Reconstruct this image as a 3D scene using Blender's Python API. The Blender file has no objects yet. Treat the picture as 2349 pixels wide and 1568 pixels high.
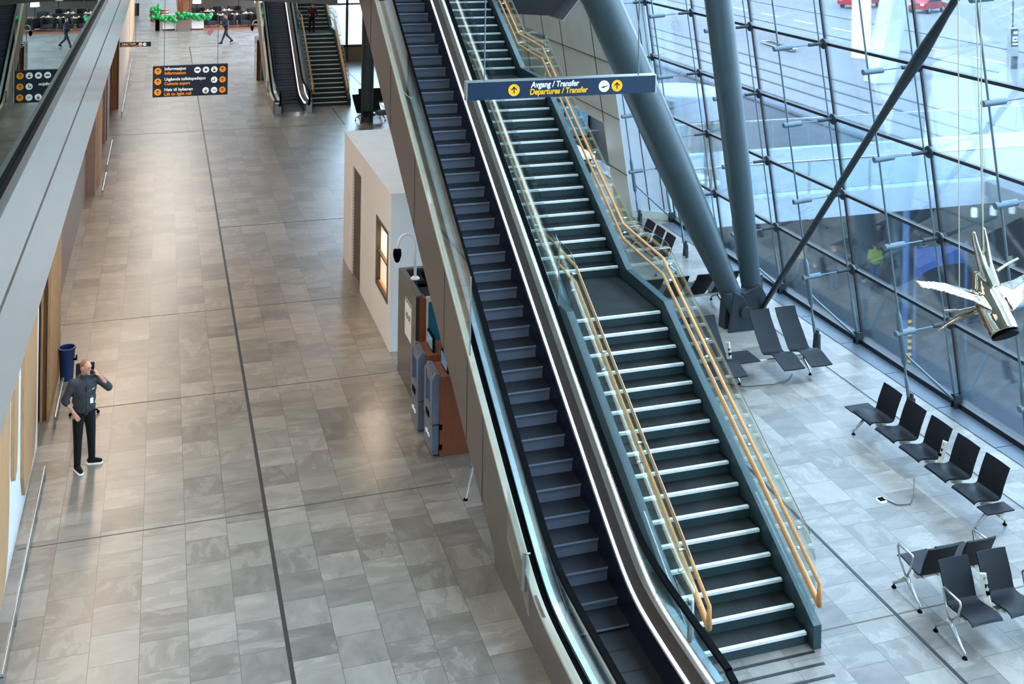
import bpy, bmesh, math, random
from mathutils import Vector, Matrix, Euler
random.seed(7)
S = bpy.context.scene
COL = S.collection
# ------------------------------------------------------------------ camera
F_PX, CY_PX, YAW, ROLL = 2512.9, -242.9, 0.307937, 0.0133606
W_PX, H_PX = 2349.0, 1568.0
cam_data = bpy.data.cameras.new('camera')
cam = bpy.data.objects.new('camera', cam_data); COL.objects.link(cam)
cam_data.sensor_width = 36.0
cam_data.lens = F_PX / W_PX * 36.0
cam_data.shift_y = -(H_PX / 2 - CY_PX) / W_PX
cam_data.clip_start = 0.1; cam_data.clip_end = 600
fw = Vector((math.sin(YAW), math.cos(YAW), 0)); rt = Vector((math.cos(YAW), -math.sin(YAW), 0)); up = Vector((0, 0, 1))
r2 = rt * math.cos(ROLL) + up * math.sin(ROLL); u2 = -rt * math.sin(ROLL) + up * math.cos(ROLL)
cam.matrix_world = Matrix(((r2.x, u2.x, -fw.x, 0), (r2.y, u2.y, -fw.y, 0), (r2.z, u2.z, -fw.z, 9.6), (0, 0, 0, 1)))
S.camera = cam
# ------------------------------------------------------------------ world, sun, exposure
S.view_settings.view_transform = 'Standard'; S.view_settings.look = 'None'
S.view_settings.gamma = 1.0; S.view_settings.exposure = 0.0
w = bpy.data.worlds.new('sky'); S.world = w; w.use_nodes = True
nt = w.node_tree; nt.nodes.clear()
wo = nt.nodes.new('ShaderNodeOutputWorld'); bg = nt.nodes.new('ShaderNodeBackground')
tc = nt.nodes.new('ShaderNodeTexCoord'); sx = nt.nodes.new('ShaderNodeSeparateXYZ'); cr = nt.nodes.new('ShaderNodeValToRGB')
cr.color_ramp.elements[0].position = 0.0; cr.color_ramp.elements[0].color = (0.62, 0.81, 1.0, 1)
cr.color_ramp.elements[1].position = 0.6; cr.color_ramp.elements[1].color = (0.50, 0.70, 1.0, 1)
nt.links.new(tc.outputs['Generated'], sx.inputs[0]); nt.links.new(sx.outputs['Z'], cr.inputs[0])
nt.links.new(cr.outputs[0], bg.inputs[0]); bg.inputs[1].default_value = 12.0
nt.links.new(bg.outputs[0], wo.inputs[0])
def sun(name, energy, col, direction, angle=1.0):
    d = bpy.data.lights.new(name, 'SUN'); d.energy = energy; d.color = col; d.angle = math.radians(angle)
    o = bpy.data.objects.new(name, d); COL.objects.link(o)
    o.rotation_euler = Vector(direction).to_track_quat('-Z', 'Y').to_euler(); return o
sun('sun', 16.0, (1.0, 0.95, 0.86), (0.74, 0.22, -0.66))
def area(name, loc, size, energy, col, direction=(0, 0, -1), sy=None):
    d = bpy.data.lights.new(name, 'AREA'); d.energy = energy; d.color = col; d.size = size
    if sy: d.shape = 'RECTANGLE'; d.size_y = sy
    o = bpy.data.objects.new(name, d); COL.objects.link(o); o.location = loc
    o.rotation_euler = Vector(direction).to_track_quat('-Z', 'Y').to_euler(); return o
WARM = (1.0, 0.78, 0.58); NEUT = (1.0, 0.93, 0.84)
for yy in (10, 26, 42, 58, 74, 90):
    area('ceiling_lamp', (0.0, yy, 13.2), 5.0, 430 if yy < 50 else 1300, NEUT, sy=9.0)
_s = area('ceiling_fill', (10.9, 22, 13.3), 2.6, 3300, (0.55, 0.77, 1.0), sy=40.0); _s.data.spread = math.radians(110)  # added unseen fill lamp, brightens the grey wall and right floor
for yy in (20, 24, 28, 32, 36, 40):
    area('soffit_lamp', (-1.35, yy, 6.75), 0.5, 120, WARM, sy=2.2)
for yy in (14, 17):
    area('soffit_lamp', (-1.35, yy, 6.75), 0.5, 22, NEUT, sy=2.0)
for yy, e_ in ((56, 60), (66, 80)):
    area('soffit_lamp', (-1.2, yy, 6.4), 0.6, e_, NEUT, sy=3.0)

# ------------------------------------------------------------------ materials
def lin(c):
    return tuple(((x / 255) / 12.92 if x / 255 <= 0.04045 else ((x / 255 + 0.055) / 1.055) ** 2.4) for x in c)
MATS = {}
def mat(name, c, rough=0.5, metal=0.0, var=0.10, scale=6.0, bump=0.0, emit=0.0, spec=0.5, stretch=None):
    if name in MATS: return MATS[name]
    m = bpy.data.materials.new(name); m.use_nodes = True; n = m.node_tree; b = n.nodes['Principled BSDF']
    l = lin(c); b.inputs['Roughness'].default_value = rough; b.inputs['Metallic'].default_value = metal
    b.inputs['Specular IOR Level'].default_value = spec
    t = n.nodes.new('ShaderNodeTexCoord'); mp = n.nodes.new('ShaderNodeMapping'); no = n.nodes.new('ShaderNodeTexNoise')
    if stretch: mp.inputs['Scale'].default_value = stretch
    no.inputs['Scale'].default_value = scale; no.inputs['Detail'].default_value = 4
    n.links.new(t.outputs['Object'], mp.inputs[0]); n.links.new(mp.outputs[0], no.inputs[0])
    r = n.nodes.new('ShaderNodeValToRGB')
    r.color_ramp.elements[0].position = 0.3; r.color_ramp.elements[1].position = 0.7
    r.color_ramp.elements[0].color = tuple(x * (1 - var) for x in l) + (1,)
    r.color_ramp.elements[1].color = tuple(min(1, x * (1 + var)) for x in l) + (1,)
    n.links.new(no.outputs[0], r.inputs[0]); n.links.new(r.outputs[0], b.inputs['Base Color'])
    if bump:
        bp = n.nodes.new('ShaderNodeBump'); bp.inputs['Strength'].default_value = bump; bp.inputs['Distance'].default_value = 0.01
        n.links.new(no.outputs[0], bp.inputs['Height']); n.links.new(bp.outputs[0], b.inputs['Normal'])
    if emit:
        n.links.new(r.outputs[0], b.inputs['Emission Color']); b.inputs['Emission Strength'].default_value = emit
    MATS[name] = m; return m
def glass(name, tint, f0=0.06, f1=0.9, rough=0.0, haze=0.0, hazecol=(1, 1, 1), gcol=(1, 1, 1)):
    if name in MATS: return MATS[name]
    m = bpy.data.materials.new(name); m.use_nodes = True; n = m.node_tree; n.nodes.clear()
    o = n.nodes.new('ShaderNodeOutputMaterial'); tr = n.nodes.new('ShaderNodeBsdfTransparent'); gl = n.nodes.new('ShaderNodeBsdfGlossy')
    tr.inputs[0].default_value = tint + (1,); gl.inputs['Roughness'].default_value = rough; gl.inputs[0].default_value = gcol + (1,)
    lw = n.nodes.new('ShaderNodeFresnel'); lw.inputs[0].default_value = 1.5
    ma = n.nodes.new('ShaderNodeMapRange'); ma.inputs[1].default_value = 0.04; ma.inputs[2].default_value = 1.0
    ma.inputs[3].default_value = f0; ma.inputs[4].default_value = f1
    mx = n.nodes.new('ShaderNodeMixShader')
    n.links.new(lw.outputs[0], ma.inputs[0]); n.links.new(ma.outputs[0], mx.inputs[0])
    base = tr
    if haze:
        df = n.nodes.new('ShaderNodeBsdfDiffuse'); df.inputs[0].default_value = hazecol + (1,)
        nz = n.nodes.new('ShaderNodeTexNoise'); nz.inputs['Scale'].default_value = 1.2
        mr = n.nodes.new('ShaderNodeMath'); mr.operation = 'MULTIPLY'; mr.inputs[1].default_value = haze
        n.links.new(nz.outputs[0], mr.inputs[0])
        m2 = n.nodes.new('ShaderNodeMixShader'); n.links.new(mr.outputs[0], m2.inputs[0])
        n.links.new(tr.outputs[0], m2.inputs[1]); n.links.new(df.outputs[0], m2.inputs[2]); base = m2
    n.links.new(base.outputs[0], mx.inputs[1]); n.links.new(gl.outputs[0], mx.inputs[2]); n.links.new(mx.outputs[0], o.inputs[0])
    MATS[name] = m; return m
def tile_mat(name, dark, light, tx=0.6, ty=0.6, x0=1.63, rough=0.33, vein=0.38, stag=0.5):
    m = bpy.data.materials.new(name); m.use_nodes = True; n = m.node_tree; b = n.nodes['Principled BSDF']; L = n.links.new
    def N(t, **k):
        q = n.nodes.new(t)
        for a, v in k.items(): setattr(q, a, v)
        return q
    def M(op, a, c=None):
        q = N('ShaderNodeMath', operation=op)
        for i, v in enumerate((a, c)):
            if v is None: continue
            if isinstance(v, (int, float)): q.inputs[i].default_value = v
            else: L(v, q.inputs[i])
        return q.outputs[0]
    g = N('ShaderNodeNewGeometry'); s = N('ShaderNodeSeparateXYZ'); L(g.outputs['Position'], s.inputs[0])
    u = M('DIVIDE', M('SUBTRACT', s.outputs[0], x0), tx); ci = M('FLOOR', u); fu = M('FRACT', u)
    off = M('MULTIPLY', ci, stag)
    v = M('ADD', M('DIVIDE', s.outputs[1], ty), off); ri = M('FLOOR', v); fv = M('FRACT', v)
    cb = N('ShaderNodeCombineXYZ'); L(ci, cb.inputs[0]); L(ri, cb.inputs[1])
    wn = N('ShaderNodeTexWhiteNoise'); wn.noise_dimensions = '2D'; L(cb.outputs[0], wn.inputs['Vector'])
    rnd = wn.outputs['Value']; rc = N('ShaderNodeSeparateColor'); L(wn.outputs['Color'], rc.inputs[0])
    offz = M('MULTIPLY', rnd, 37.0)
    def veins(sx_, sy_):
        c = N('ShaderNodeCombineXYZ'); L(M('MULTIPLY', s.outputs[0], sx_), c.inputs[0]); L(M('MULTIPLY', s.outputs[1], sy_), c.inputs[1]); L(offz, c.inputs[2])
        t = N('ShaderNodeTexNoise'); t.inputs['Scale'].default_value = 1.0; t.inputs['Detail'].default_value = 5; t.inputs['Roughness'].default_value = 0.6; t.inputs['Distortion'].default_value = 0.5
        L(c.outputs[0], t.inputs[0]); return t.outputs[0]
    va, vb = veins(1.7, 4.2), veins(4.2, 2.4)
    sel = M('GREATER_THAN', rc.outputs[1], 0.66)
    mv = N('ShaderNodeMix'); L(sel, mv.inputs[0]); L(va, mv.inputs[2]); L(vb, mv.inputs[3]); vv = mv.outputs[0]
    stk = M('MAXIMUM', M('SUBTRACT', 1.0, M('MULTIPLY', M('ABSOLUTE', M('SUBTRACT', vv, 0.56)), 26.0)), 0.0)
    stk = M('MULTIPLY', M('MULTIPLY', stk, M('GREATER_THAN', rc.outputs[2], 0.45)), 0.12)
    patch = M('MULTIPLY', M('GREATER_THAN', M('ADD', vv, M('MULTIPLY', rc.outputs[2], 0.14)), 0.66), 0.03)
    tone = M('ADD', M('ADD', M('MULTIPLY', rc.outputs[0], 0.30), M('MULTIPLY', M('SUBTRACT', vv, 0.30), vein * 1.6)), M('ADD', stk, patch))
    r = N('ShaderNodeValToRGB'); e = r.color_ramp.elements
    e[0].position = 0.05; e[1].position = 0.95; e[0].color = lin(dark) + (1,); e[1].color = lin(light) + (1,)
    L(tone, r.inputs[0])
    jw = 0.006
    ju = M('MINIMUM', fu, M('SUBTRACT', 1.0, fu)); jv = M('MINIMUM', fv, M('SUBTRACT', 1.0, fv))
    jm = M('LESS_THAN', M('MINIMUM', ju, jv), jw)
    mj = N('ShaderNodeMix', data_type='RGBA'); L(jm, mj.inputs[0]); L(r.outputs[0], mj.inputs[6])
    mj.inputs[7].default_value = tuple(x * 0.55 for x in lin(dark)) + (1,)
    L(mj.outputs[2], b.inputs['Base Color'])
    L(M('ADD', M('MULTIPLY', vv, 0.15), rough - 0.08), b.inputs['Roughness'])
    b.inputs['Specular IOR Level'].default_value = 0.62 if rough < 0.4 else 0.2
    MATS[name] = m; return m

m_floor = tile_mat('grey_stone_tile', (98, 92, 84), (176, 168, 157))
m_landing = tile_mat('dark_slate_tile', (18, 21, 21), (46, 49, 48), tx=0.8, ty=0.3, rough=0.55)
m_pave = tile_mat('outdoor_paving', (60, 64, 74), (84, 90, 102), tx=1.2, ty=0.8, rough=0.8, vein=0.25)
m_road = mat('street_asphalt', (96, 102, 110), 0.85, var=0.22, scale=0.12, stretch=(1, .35, 1))
m_joint = mat('black_joint', (22, 24, 26), 0.5)
m_joint2 = mat('brown_joint', (84, 74, 66), 0.6)
m_grille = mat('steel_floor_grille', (84, 94, 102), 0.45, 0.3, stretch=(40, 1, 1))
m_black = mat('black_rubber', (3, 4, 6), 0.6, var=0.2, spec=0.04)
m_gasket = mat('black_gasket', (14, 18, 22), 0.4)
m_steelp = mat('grey_green_painted_steel', (56, 70, 74), 0.38, 0.0, var=0.06, scale=3)
m_rod = mat('painted_tension_rod', (98, 116, 124), 0.4, 0.3)
m_hub = mat('dark_cast_node', (44, 52, 58), 0.4, 0.3)
m_stair = mat('teal_grey_painted_steel', (44, 62, 66), 0.45, var=0.06)
m_nose = mat('pale_stair_nosing', (226, 228, 224), 0.5, var=0.06, scale=14)
m_oak = mat('oiled_oak', (196, 136, 78), 0.42, var=0.16, scale=9, stretch=(1, 1, 12))
m_oakp = mat('oak_panel', (186, 140, 96), 0.5, var=0.18, scale=7, stretch=(8, 8, 0.7))
m_walnut = mat('brown_wood_laminate', (120, 64, 36), 0.45, var=0.16, scale=8, stretch=(6, 6, 1))
m_slat = mat('dark_oak_slat', (112, 78, 48), 0.5, var=0.2, scale=8, stretch=(8, 8, 1))
m_clad = mat('brushed_bronze_steel', (112, 104, 98), 0.40, 0.55, var=0.06, scale=5, stretch=(60, 1, 1))
m_beige = mat('satin_aluminium_deck', (206, 200, 182), 0.35, 0.35, var=0.05)
m_silver = mat('polished_steel_deck', (176, 196, 206), 0.22, 0.75, var=0.05)
m_steel = mat('stainless_steel', (190, 192, 192), 0.25, 0.9, var=0.06)
m_chrome = mat('chromed_metal', (158, 148, 132), 0.07, 1.0, var=0.2, scale=4, bump=0.35)
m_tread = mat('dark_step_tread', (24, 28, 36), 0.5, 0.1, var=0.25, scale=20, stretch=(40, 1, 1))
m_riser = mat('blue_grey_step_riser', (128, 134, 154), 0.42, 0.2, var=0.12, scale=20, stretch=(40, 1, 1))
m_skirt = mat('dark_blue_skirt', (18, 22, 40), 0.35, 0.3)
m_inner = mat('dark_brown_inner_deck', (46, 42, 42), 0.42, 0.5)
m_led = mat('light_strip_diffuser', (255, 255, 255), 0.5, emit=5.0, var=0.0)
m_white = mat('white_painted_board', (226, 224, 220), 0.55, var=0.03, scale=2)
m_fascia = mat('pale_grey_metal_fascia', (180, 174, 166), 0.20, 0.35, var=0.04, scale=3)
m_greyw = mat('grey_composite_panel', (206, 214, 202), 0.40, 0.1, var=0.04, scale=1.5)
m_whitew = mat('white_composite_panel', (214, 226, 236), 0.40, var=0.03)
m_bulk = mat('dark_grey_panel', (82, 84, 88), 0.5, 0.2, var=0.05)
m_taupe = mat('taupe_metal_wall', (150, 126, 112), 0.40, 0.3, var=0.06)
m_dkbrown = mat('dark_bronze_wall', (78, 70, 60), 0.4, 0.3, var=0.06)
m_seat = mat('black_seat_shell', (7, 9, 14), 0.5, var=0.15, spec=0.25)
m_navy = mat('navy_sign_face', (6, 40, 74), 0.45, var=0.04)
m_navyd = mat('deep_navy_sign_face', (6, 24, 48), 0.45, var=0.04)
m_yel = mat('yellow_sign_ink', (252, 190, 10), 0.5, var=0.02, emit=0.25)
m_org = mat('orange_sign_ink', (240, 142, 12), 0.5, var=0.02, emit=0.2)
m_wink = mat('white_sign_ink', (238, 242, 244), 0.5, var=0.02, emit=0.25)
m_screen = mat('lit_display', (60, 96, 120), 0.2, emit=0.8, var=0.3, scale=12)
m_lampw = mat('warm_lit_pane', (250, 224, 200), 0.4, emit=0.55, var=0.06, scale=1.5)
m_shadew = mat('lit_fabric_lampshade', (250, 236, 214), 0.7, emit=0.8)
m_skin = mat('skin', (204, 148, 122), 0.5, var=0.08, scale=10)
m_hair = mat('cropped_fair_hair', (150, 104, 78), 0.7, var=0.15, scale=60)
m_dhair = mat('dark_hair', (26, 20, 20), 0.6, var=0.2, scale=40)
m_hood = mat('charcoal_jersey', (56, 60, 66), 0.85, var=0.12, scale=30, bump=0.2)
m_jean = mat('black_denim', (8, 8, 11), 0.9, var=0.2, scale=30)
m_green = mat('green_balloon', (20, 150, 74), 0.25, var=0.12)
m_brnb = mat('brown_balloon', (84, 50, 44), 0.25, var=0.12)
m_teal = mat('teal_display_panel', (0, 84, 104), 0.45, var=0.08)
m_grey = mat('grey_machine_housing', (104, 110, 124), 0.42, 0.2, var=0.05)
m_mglass = mat('smoked_panel', (66, 64, 60), 0.12, 0.4, var=0.1)
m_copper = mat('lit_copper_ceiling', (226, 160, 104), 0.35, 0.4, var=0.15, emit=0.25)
m_pale = mat('pale_deck_paving', (122, 134, 144), 0.7, var=.06, scale=1); m_blue2 = mat('blue_painted_post', (62, 96, 140), 0.5, var=.06)
m_brownx = mat('dark_brown_roofing', (66, 54, 52), 0.6, var=0.15, scale=2)
m_bridge = mat('white_bridge_cladding', (150, 164, 176), 0.5, var=0.05, scale=1)
m_banner = mat('blue_banner_cloth', (34, 74, 138), 0.6, var=0.08)
m_redcar = mat('red_car_paint', (150, 24, 36), 0.25, 0.2, var=0.06)
m_dark = mat('dark_glazing', (24, 28, 34), 0.12, 0.2)
m_blue = mat('blue_plastic', (14, 52, 108), 0.4, var=0.08)
m_dfab = mat('black_upholstery', (18, 18, 22), 0.75, var=0.2, scale=30)
m_willow = mat('willow_stems', (150, 92, 56), 0.7, var=0.4, scale=14, stretch=(10, 10, 0.6))
m_conc = mat('rough_planter_wood', (128, 108, 94), 0.8, var=0.3, scale=12, stretch=(8, 8, 1))
m_copf = mat('cafe_wood_floor', (140, 88, 60), 0.4, var=0.15, scale=4, stretch=(1, 8, 1))
m_tyre = mat('tyre_rubber', (24, 24, 26), 0.8)
m_dirt = mat('dark_walkway_floor', (48, 54, 58), 0.5, var=0.3, scale=3)
g_clear = glass('clear_balustrade_glass', (0.94, 0.985, 0.97), 0.04, 0.42)
g_green = glass('green_tinted_stair_glass', (0.90, 0.97, 0.955), 0.04, 0.36)
g_fac = glass('facade_glass', (0.90, 0.96, 0.98), 0.05, 0.8, haze=0.05, hazecol=(0.8, 0.9, 1.0))  # pale haze mixed into the glass stands in for whitish reflections
g_up = glass('upper_walkway_glass', (0.42, 0.52, 0.54), 0.62, 0.95, rough=0.0, gcol=(0.58, 0.70, 0.70))

# ------------------------------------------------------------------ mesh builder
class G:
    def __init__(s): s.v = []; s.f = []
    def add(s, vs, fs):
        k = len(s.v); s.v += [Vector(p) for p in vs]; s.f += [tuple(i + k for i in f) for f in fs]; return s
    def box(s, x0, y0, z0, x1, y1, z1):
        return s.add([(x0, y0, z0), (x1, y0, z0), (x1, y1, z0), (x0, y1, z0), (x0, y0, z1), (x1, y0, z1), (x1, y1, z1), (x0, y1, z1)],
                     [(0, 3, 2, 1), (4, 5, 6, 7), (0, 1, 5, 4), (1, 2, 6, 5), (2, 3, 7, 6), (3, 0, 4, 7)])
    def hexa(s, p): return s.add(p, [(0, 3, 2, 1), (4, 5, 6, 7), (0, 1, 5, 4), (1, 2, 6, 5), (2, 3, 7, 6), (3, 0, 4, 7)])
    def extr(s, poly, ax, a, b):
        def P(q, t): return {'x': (t, q[0], q[1]), 'y': (q[0], t, q[1]), 'z': (q[0], q[1], t)}[ax]
        n = len(poly); vs = [P(q, a) for q in poly] + [P(q, b) for q in poly]
        return s.add(vs, [tuple(range(n))[::-1], tuple(range(n, 2 * n))] + [(i, (i + 1) % n, n + (i + 1) % n, n + i) for i in range(n)])
    def path(s, pts, r, n=10, rr=None):
        pts = [Vector(p) for p in pts]; rings = []; m = len(pts)
        t0 = (pts[1] - pts[0]).normalized()
        a = t0.cross(Vector((0, 0, 1)));
        if a.length < 0.05: a = t0.cross(Vector((1, 0, 0)))
        a.normalize(); k = len(s.v)
        for i, p in enumerate(pts):
            d0 = (pts[i] - pts[i - 1]).normalized() if i else (pts[1] - pts[0]).normalized()
            d1 = (pts[i + 1] - pts[i]).normalized() if i < m - 1 else d0
            t = (d0 + d1); t = t.normalized() if t.length > 1e-6 else d0
            a = (a - t * a.dot(t)).normalized(); b = t.cross(a)
            rad = rr[i] if rr else r
            c = 1.0 / max(0.5, math.sqrt(max(0.0, (1 + d0.dot(d1)) / 2)))
            for j in range(n):
                an = 2 * math.pi * j / n
                s.v.append(p + (a * math.cos(an) + b * math.sin(an)) * rad * (c if 0 < i < m - 1 else 1))
        for i in range(m - 1):
            for j in range(n):
                q = (j + 1) % n; s.f.append((k + i * n + j, k + i * n + q, k + (i + 1) * n + q, k + (i + 1) * n + j))
        s.f.append(tuple(k + j for j in range(n))[::-1]); s.f.append(tuple(k + (m - 1) * n + j for j in range(n)))
        return s
    def tube(s, p, q, r, r2=None, n=12): return s.path([p, q], r, n, rr=[r, r if r2 is None else r2])
    def lathe(s, prof, c, n=20):
        k = len(s.v); m = len(prof)
        for r, z in prof:
            for j in range(n):
                a = 2 * math.pi * j / n; s.v.append(Vector((c[0] + r * math.cos(a), c[1] + r * math.sin(a), c[2] + z)))
        for i in range(m - 1):
            for j in range(n):
                q = (j + 1) % n; s.f.append((k + i * n + j, k + i * n + q, k + (i + 1) * n + q, k + (i + 1) * n + j))
        s.f.append(tuple(k + j for j in range(n))[::-1]); s.f.append(tuple(k + (m - 1) * n + j for j in range(n)))
        return s
    def sph(s, c, r, n=14, m=8, rot=None):
        if isinstance(r, (int, float)): r = (r, r, r)
        R = Euler(rot).to_matrix() if rot else Matrix.Identity(3); c = Vector(c); k = len(s.v)
        for i in range(1, m):
            th = math.pi * i / m
            for j in range(n):
                a = 2 * math.pi * j / n
                s.v.append(c + R @ Vector((r[0] * math.sin(th) * math.cos(a), r[1] * math.sin(th) * math.sin(a), r[2] * math.cos(th))))
        t = len(s.v); s.v.append(c + R @ Vector((0, 0, r[2]))); s.v.append(c + R @ Vector((0, 0, -r[2])))
        for i in range(m - 2):
            for j in range(n):
                q = (j + 1) % n; s.f.append((k + i * n + j, k + (i + 1) * n + j, k + (i + 1) * n + q, k + i * n + q))
        for j in range(n):
            q = (j + 1) % n; s.f.append((t, k + j, k + q)); s.f.append((t + 1, k + (m - 2) * n + q, k + (m - 2) * n + j))
        return s
    def strip(s, lo, hi, x0, x1):
        n = len(lo); vs = []
        for (ya, za), (yb, zb) in zip(lo, hi): vs += [(x0, ya, za), (x1, ya, za), (x1, yb, zb), (x0, yb, zb)]
        fs = [(0, 1, 2, 3), (4 * n - 4, 4 * n - 1, 4 * n - 2, 4 * n - 3)]
        for i in range(n - 1):
            a = 4 * i; b = a + 4
            fs += [(a + j, a + (j + 1) % 4, b + (j + 1) % 4, b + j) for j in range(4)]
        return s.add(vs, fs)
    def build(s, name, m, parent=None, smooth=False, bevel=0, label=None, cat=None, group=None, kind=None):
        me = bpy.data.meshes.new(name); vs = s.v
        if parent is None:
            xs = [v.x for v in vs]; ys = [v.y for v in vs]; o0 = Vector(((min(xs) + max(xs)) / 2, (min(ys) + max(ys)) / 2, min(v.z for v in vs)))
        else: o0 = org(parent)
        me.from_pydata([v - o0 for v in vs], [], s.f)
        b = bmesh.new(); b.from_mesh(me); bmesh.ops.recalc_face_normals(b, faces=b.faces); b.to_mesh(me); b.free()
        me.materials.append(m)
        if smooth:
            for p in me.polygons: p.use_smooth = True
        o = bpy.data.objects.new(name, me); COL.objects.link(o)
        if smooth and smooth != 2:
            try: me.set_sharp_from_angle(angle=math.radians(38))
            except Exception: pass
        if parent is None: o.location = o0
        else: o.parent = parent
        if bevel:
            md = o.modifiers.new('bevel', 'BEVEL'); md.width = bevel; md.segments = 2; md.limit_method = 'ANGLE'
        tag(o, label, cat, group, kind); return o
def org(o):
    p = Vector((0, 0, 0))
    while o: p += o.location; o = o.parent
    return p
def tag(o, label=None, cat=None, group=None, kind=None):
    if label: o['label'] = label
    if cat: o['category'] = cat
    if group: o['group'] = group
    if kind: o['kind'] = kind
    return o
def thing(name, label, cat, loc=(0, 0, 0), group=None):
    o = bpy.data.objects.new(name, None); COL.objects.link(o); o.location = loc; o.empty_display_size = 0.2
    return tag(o, label, cat, group)
def struct(name, g, m, parent=None, **k): return g.build(name, m, parent, kind=None if parent else 'structure', **k)
def dup(o, loc=None, rz=None, label=None, parent=None, group=None):
    c = o.copy(); COL.objects.link(c)
    if parent: c.parent = parent
    if loc is not None: c.location = loc
    if rz is not None: c.rotation_euler = (0, 0, rz)
    if label: c['label'] = label
    if group: c['group'] = group
    for ch in list(o.children): dup(ch, parent=c)
    return c
def text(name, s, m, parent, O, u, v, width=None, height=0.1, bold=0.0, italic=0.0):
    cu = bpy.data.curves.new(name, 'FONT'); cu.body = s; cu.size = 1.0; cu.extrude = 0.01; cu.offset = bold; cu.shear = italic
    ob = bpy.data.objects.new(name, cu); COL.objects.link(ob)
    me = bpy.data.meshes.new_from_object(ob.evaluated_get(bpy.context.evaluated_depsgraph_get()))
    bpy.data.objects.remove(ob); u = Vector(u).normalized(); v = Vector(v).normalized(); n = u.cross(v)
    xs = [q.co.x for q in me.vertices]; w0, w1 = min(xs), max(xs); sc = height / 0.7; sxx = (width / (w1 - w0)) if width else sc
    o0 = org(parent)
    for q in me.vertices:
        c = q.co.copy(); q.co = Vector(O) + u * ((c.x - w0) * sxx) + v * (c.y * sc) + n * (c.z * 0.2 + 0.003) - o0
    me.materials.clear(); me.materials.append(m)
    o = bpy.data.objects.new(name, me); COL.objects.link(o); o.parent = parent; return o
def lerp(a, b, t): return a + (b - a) * t
def rng(a, b, n): return [a + (b - a) * i / (n - 1) for i in range(n)]
ORD = ['first', 'second', 'third', 'fourth', 'fifth', 'sixth', 'seventh', 'eighth', 'ninth', 'tenth']

# ================================================================== SETTING
struct('floor', G().box(-8, -6, -0.2, 14.55, 112, 0), m_floor)
g = G()
for x, y0, y1, wd in ((1.63, 8.5, 69.6, 0.055), (9.5, 9.0, 29.4, 0.05), (13.08, 9, 22.5, 0.03), (7.25, 45.2, 48.7, 0.05), (9.5, 44, 60, 0.05)):
    g.box(x - wd / 2, y0, 0, x + wd / 2, y1, 0.004)
struct('trim_1', g, m_joint)
g = G()
for y, x0, x1, wd in ((17.28, -1.9, 4.6, 0.02), (21.6, -1.5, 4.4, 0.02), (25.9, -2.1, 4.5, 0.014), (32.2, 1.66, 6.4, 0.035), (45.3, -2.1, 7.3, 0.04), (12.42, 8.2, 14.0, 0.02), (69.6, 1.63, 5.5, 0.05)):
    g.box(x0, y - wd / 2, 0, x1, y + wd / 2, 0.003)
struct('trim_2', g, m_joint2)
g = G()
for i in range(4): g.box(6.45 + 0.0, 12.08 - i * 0.22, 0, 8.03, 12.12 - i * 0.22, 0.006)
g.build('tactile_strip', m_joint, label='four dark tactile warning strips set in the floor before the near staircase', cat='tactile strip')
g = G()
yy = 8.0
while yy < 29.2:
    g.box(14.02, yy, 0, 14.42, min(29.2, yy + 1.52), 0.012); yy += 1.54
struct('trim_3', g, m_grille)
# facade: leaning glazed wall, plane X = 14.53 - 0.16 z
FX, FT = 14.53, 0.16
YC = [11.0, 14.08, 17.16, 20.24, 23.32, 26.4, 29.35]
ZR = [1.62, 3.25, 4.88, 6.5, 8.13, 9.76, 11.4]
def fx(z): return FX - FT * z
win = thing('window_1', None, None, (FX, 17, 0)); win['kind'] = 'structure'
G().hexa([(FX, -6, 0), (FX + .02, -6, 0), (FX + .02, 29.5, 0), (FX, 29.5, 0), (fx(13.4), -6, 13.4), (fx(13.4) + .02, -6, 13.4), (fx(13.4) + .02, 29.5, 13.4), (fx(13.4), 29.5, 13.4)]).build('pane', g_fac, win)
g = G()
for y in [4.84, 7.92] + YC:
    g.hexa([(FX - .01, y - .02, 0), (FX + .03, y - .02, 0), (FX + .03, y + .02, 0), (FX - .01, y + .02, 0), (fx(13) - .01, y - .02, 13), (fx(13) + .03, y - .02, 13), (fx(13) + .03, y + .02, 13), (fx(13) - .01, y + .02, 13)])
for z in ZR: g.box(fx(z) - .02, -6, z - .03, fx(z) + .04, 29.5, z + .03)
g.build('glazing_joint', m_gasket, win)
g = G().box(14.42, -6, 0, 14.60, 29.5, 0.11); g.build('sill', m_gasket, win)
# right return wall and the grey panelled wall beyond
g = G()
WX = 13.49
g.hexa([(WX, 30.1, .22), (FX, 29.5, .22), (FX, 29.6, .22), (WX, 30.25, .22), (WX - .16 * 13, 30.1, 13), (fx(13), 29.5, 13), (fx(13), 29.6, 13), (WX - .16 * 13, 30.25, 13)])
struct('wall_right_return', g, m_whitew)
g = G()
for t in (0.42, 0.78):
    xa, ya = lerp(WX, FX, t), lerp(30.1, 29.5, t)
    g.hexa([(xa, ya - .012, .22), (xa + .02, ya - .02, .22), (xa + .02, ya, .22), (xa, ya, .22), (xa - 2.08, ya - .012, 13), (xa - 2.06, ya - .02, 13), (xa - 2.06, ya, 13), (xa - 2.08, ya, 13)])
struct('trim_4', g, m_gasket)
struct('trim_10', G().extr([(WX, 30.08), (FX - .12, 29.48), (FX - .12, 29.6), (WX, 30.2)], 'z', 0, .22), m_greyw)
area('shop_lamp', (14.2, 34.5, 3.1), 1.2, 90, WARM, sy=3.0)
area('kiosk_lamp', (4.55, 23.6, 2.3), 0.5, 26, WARM, (-.75, -.25, -1), sy=.5)
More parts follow.
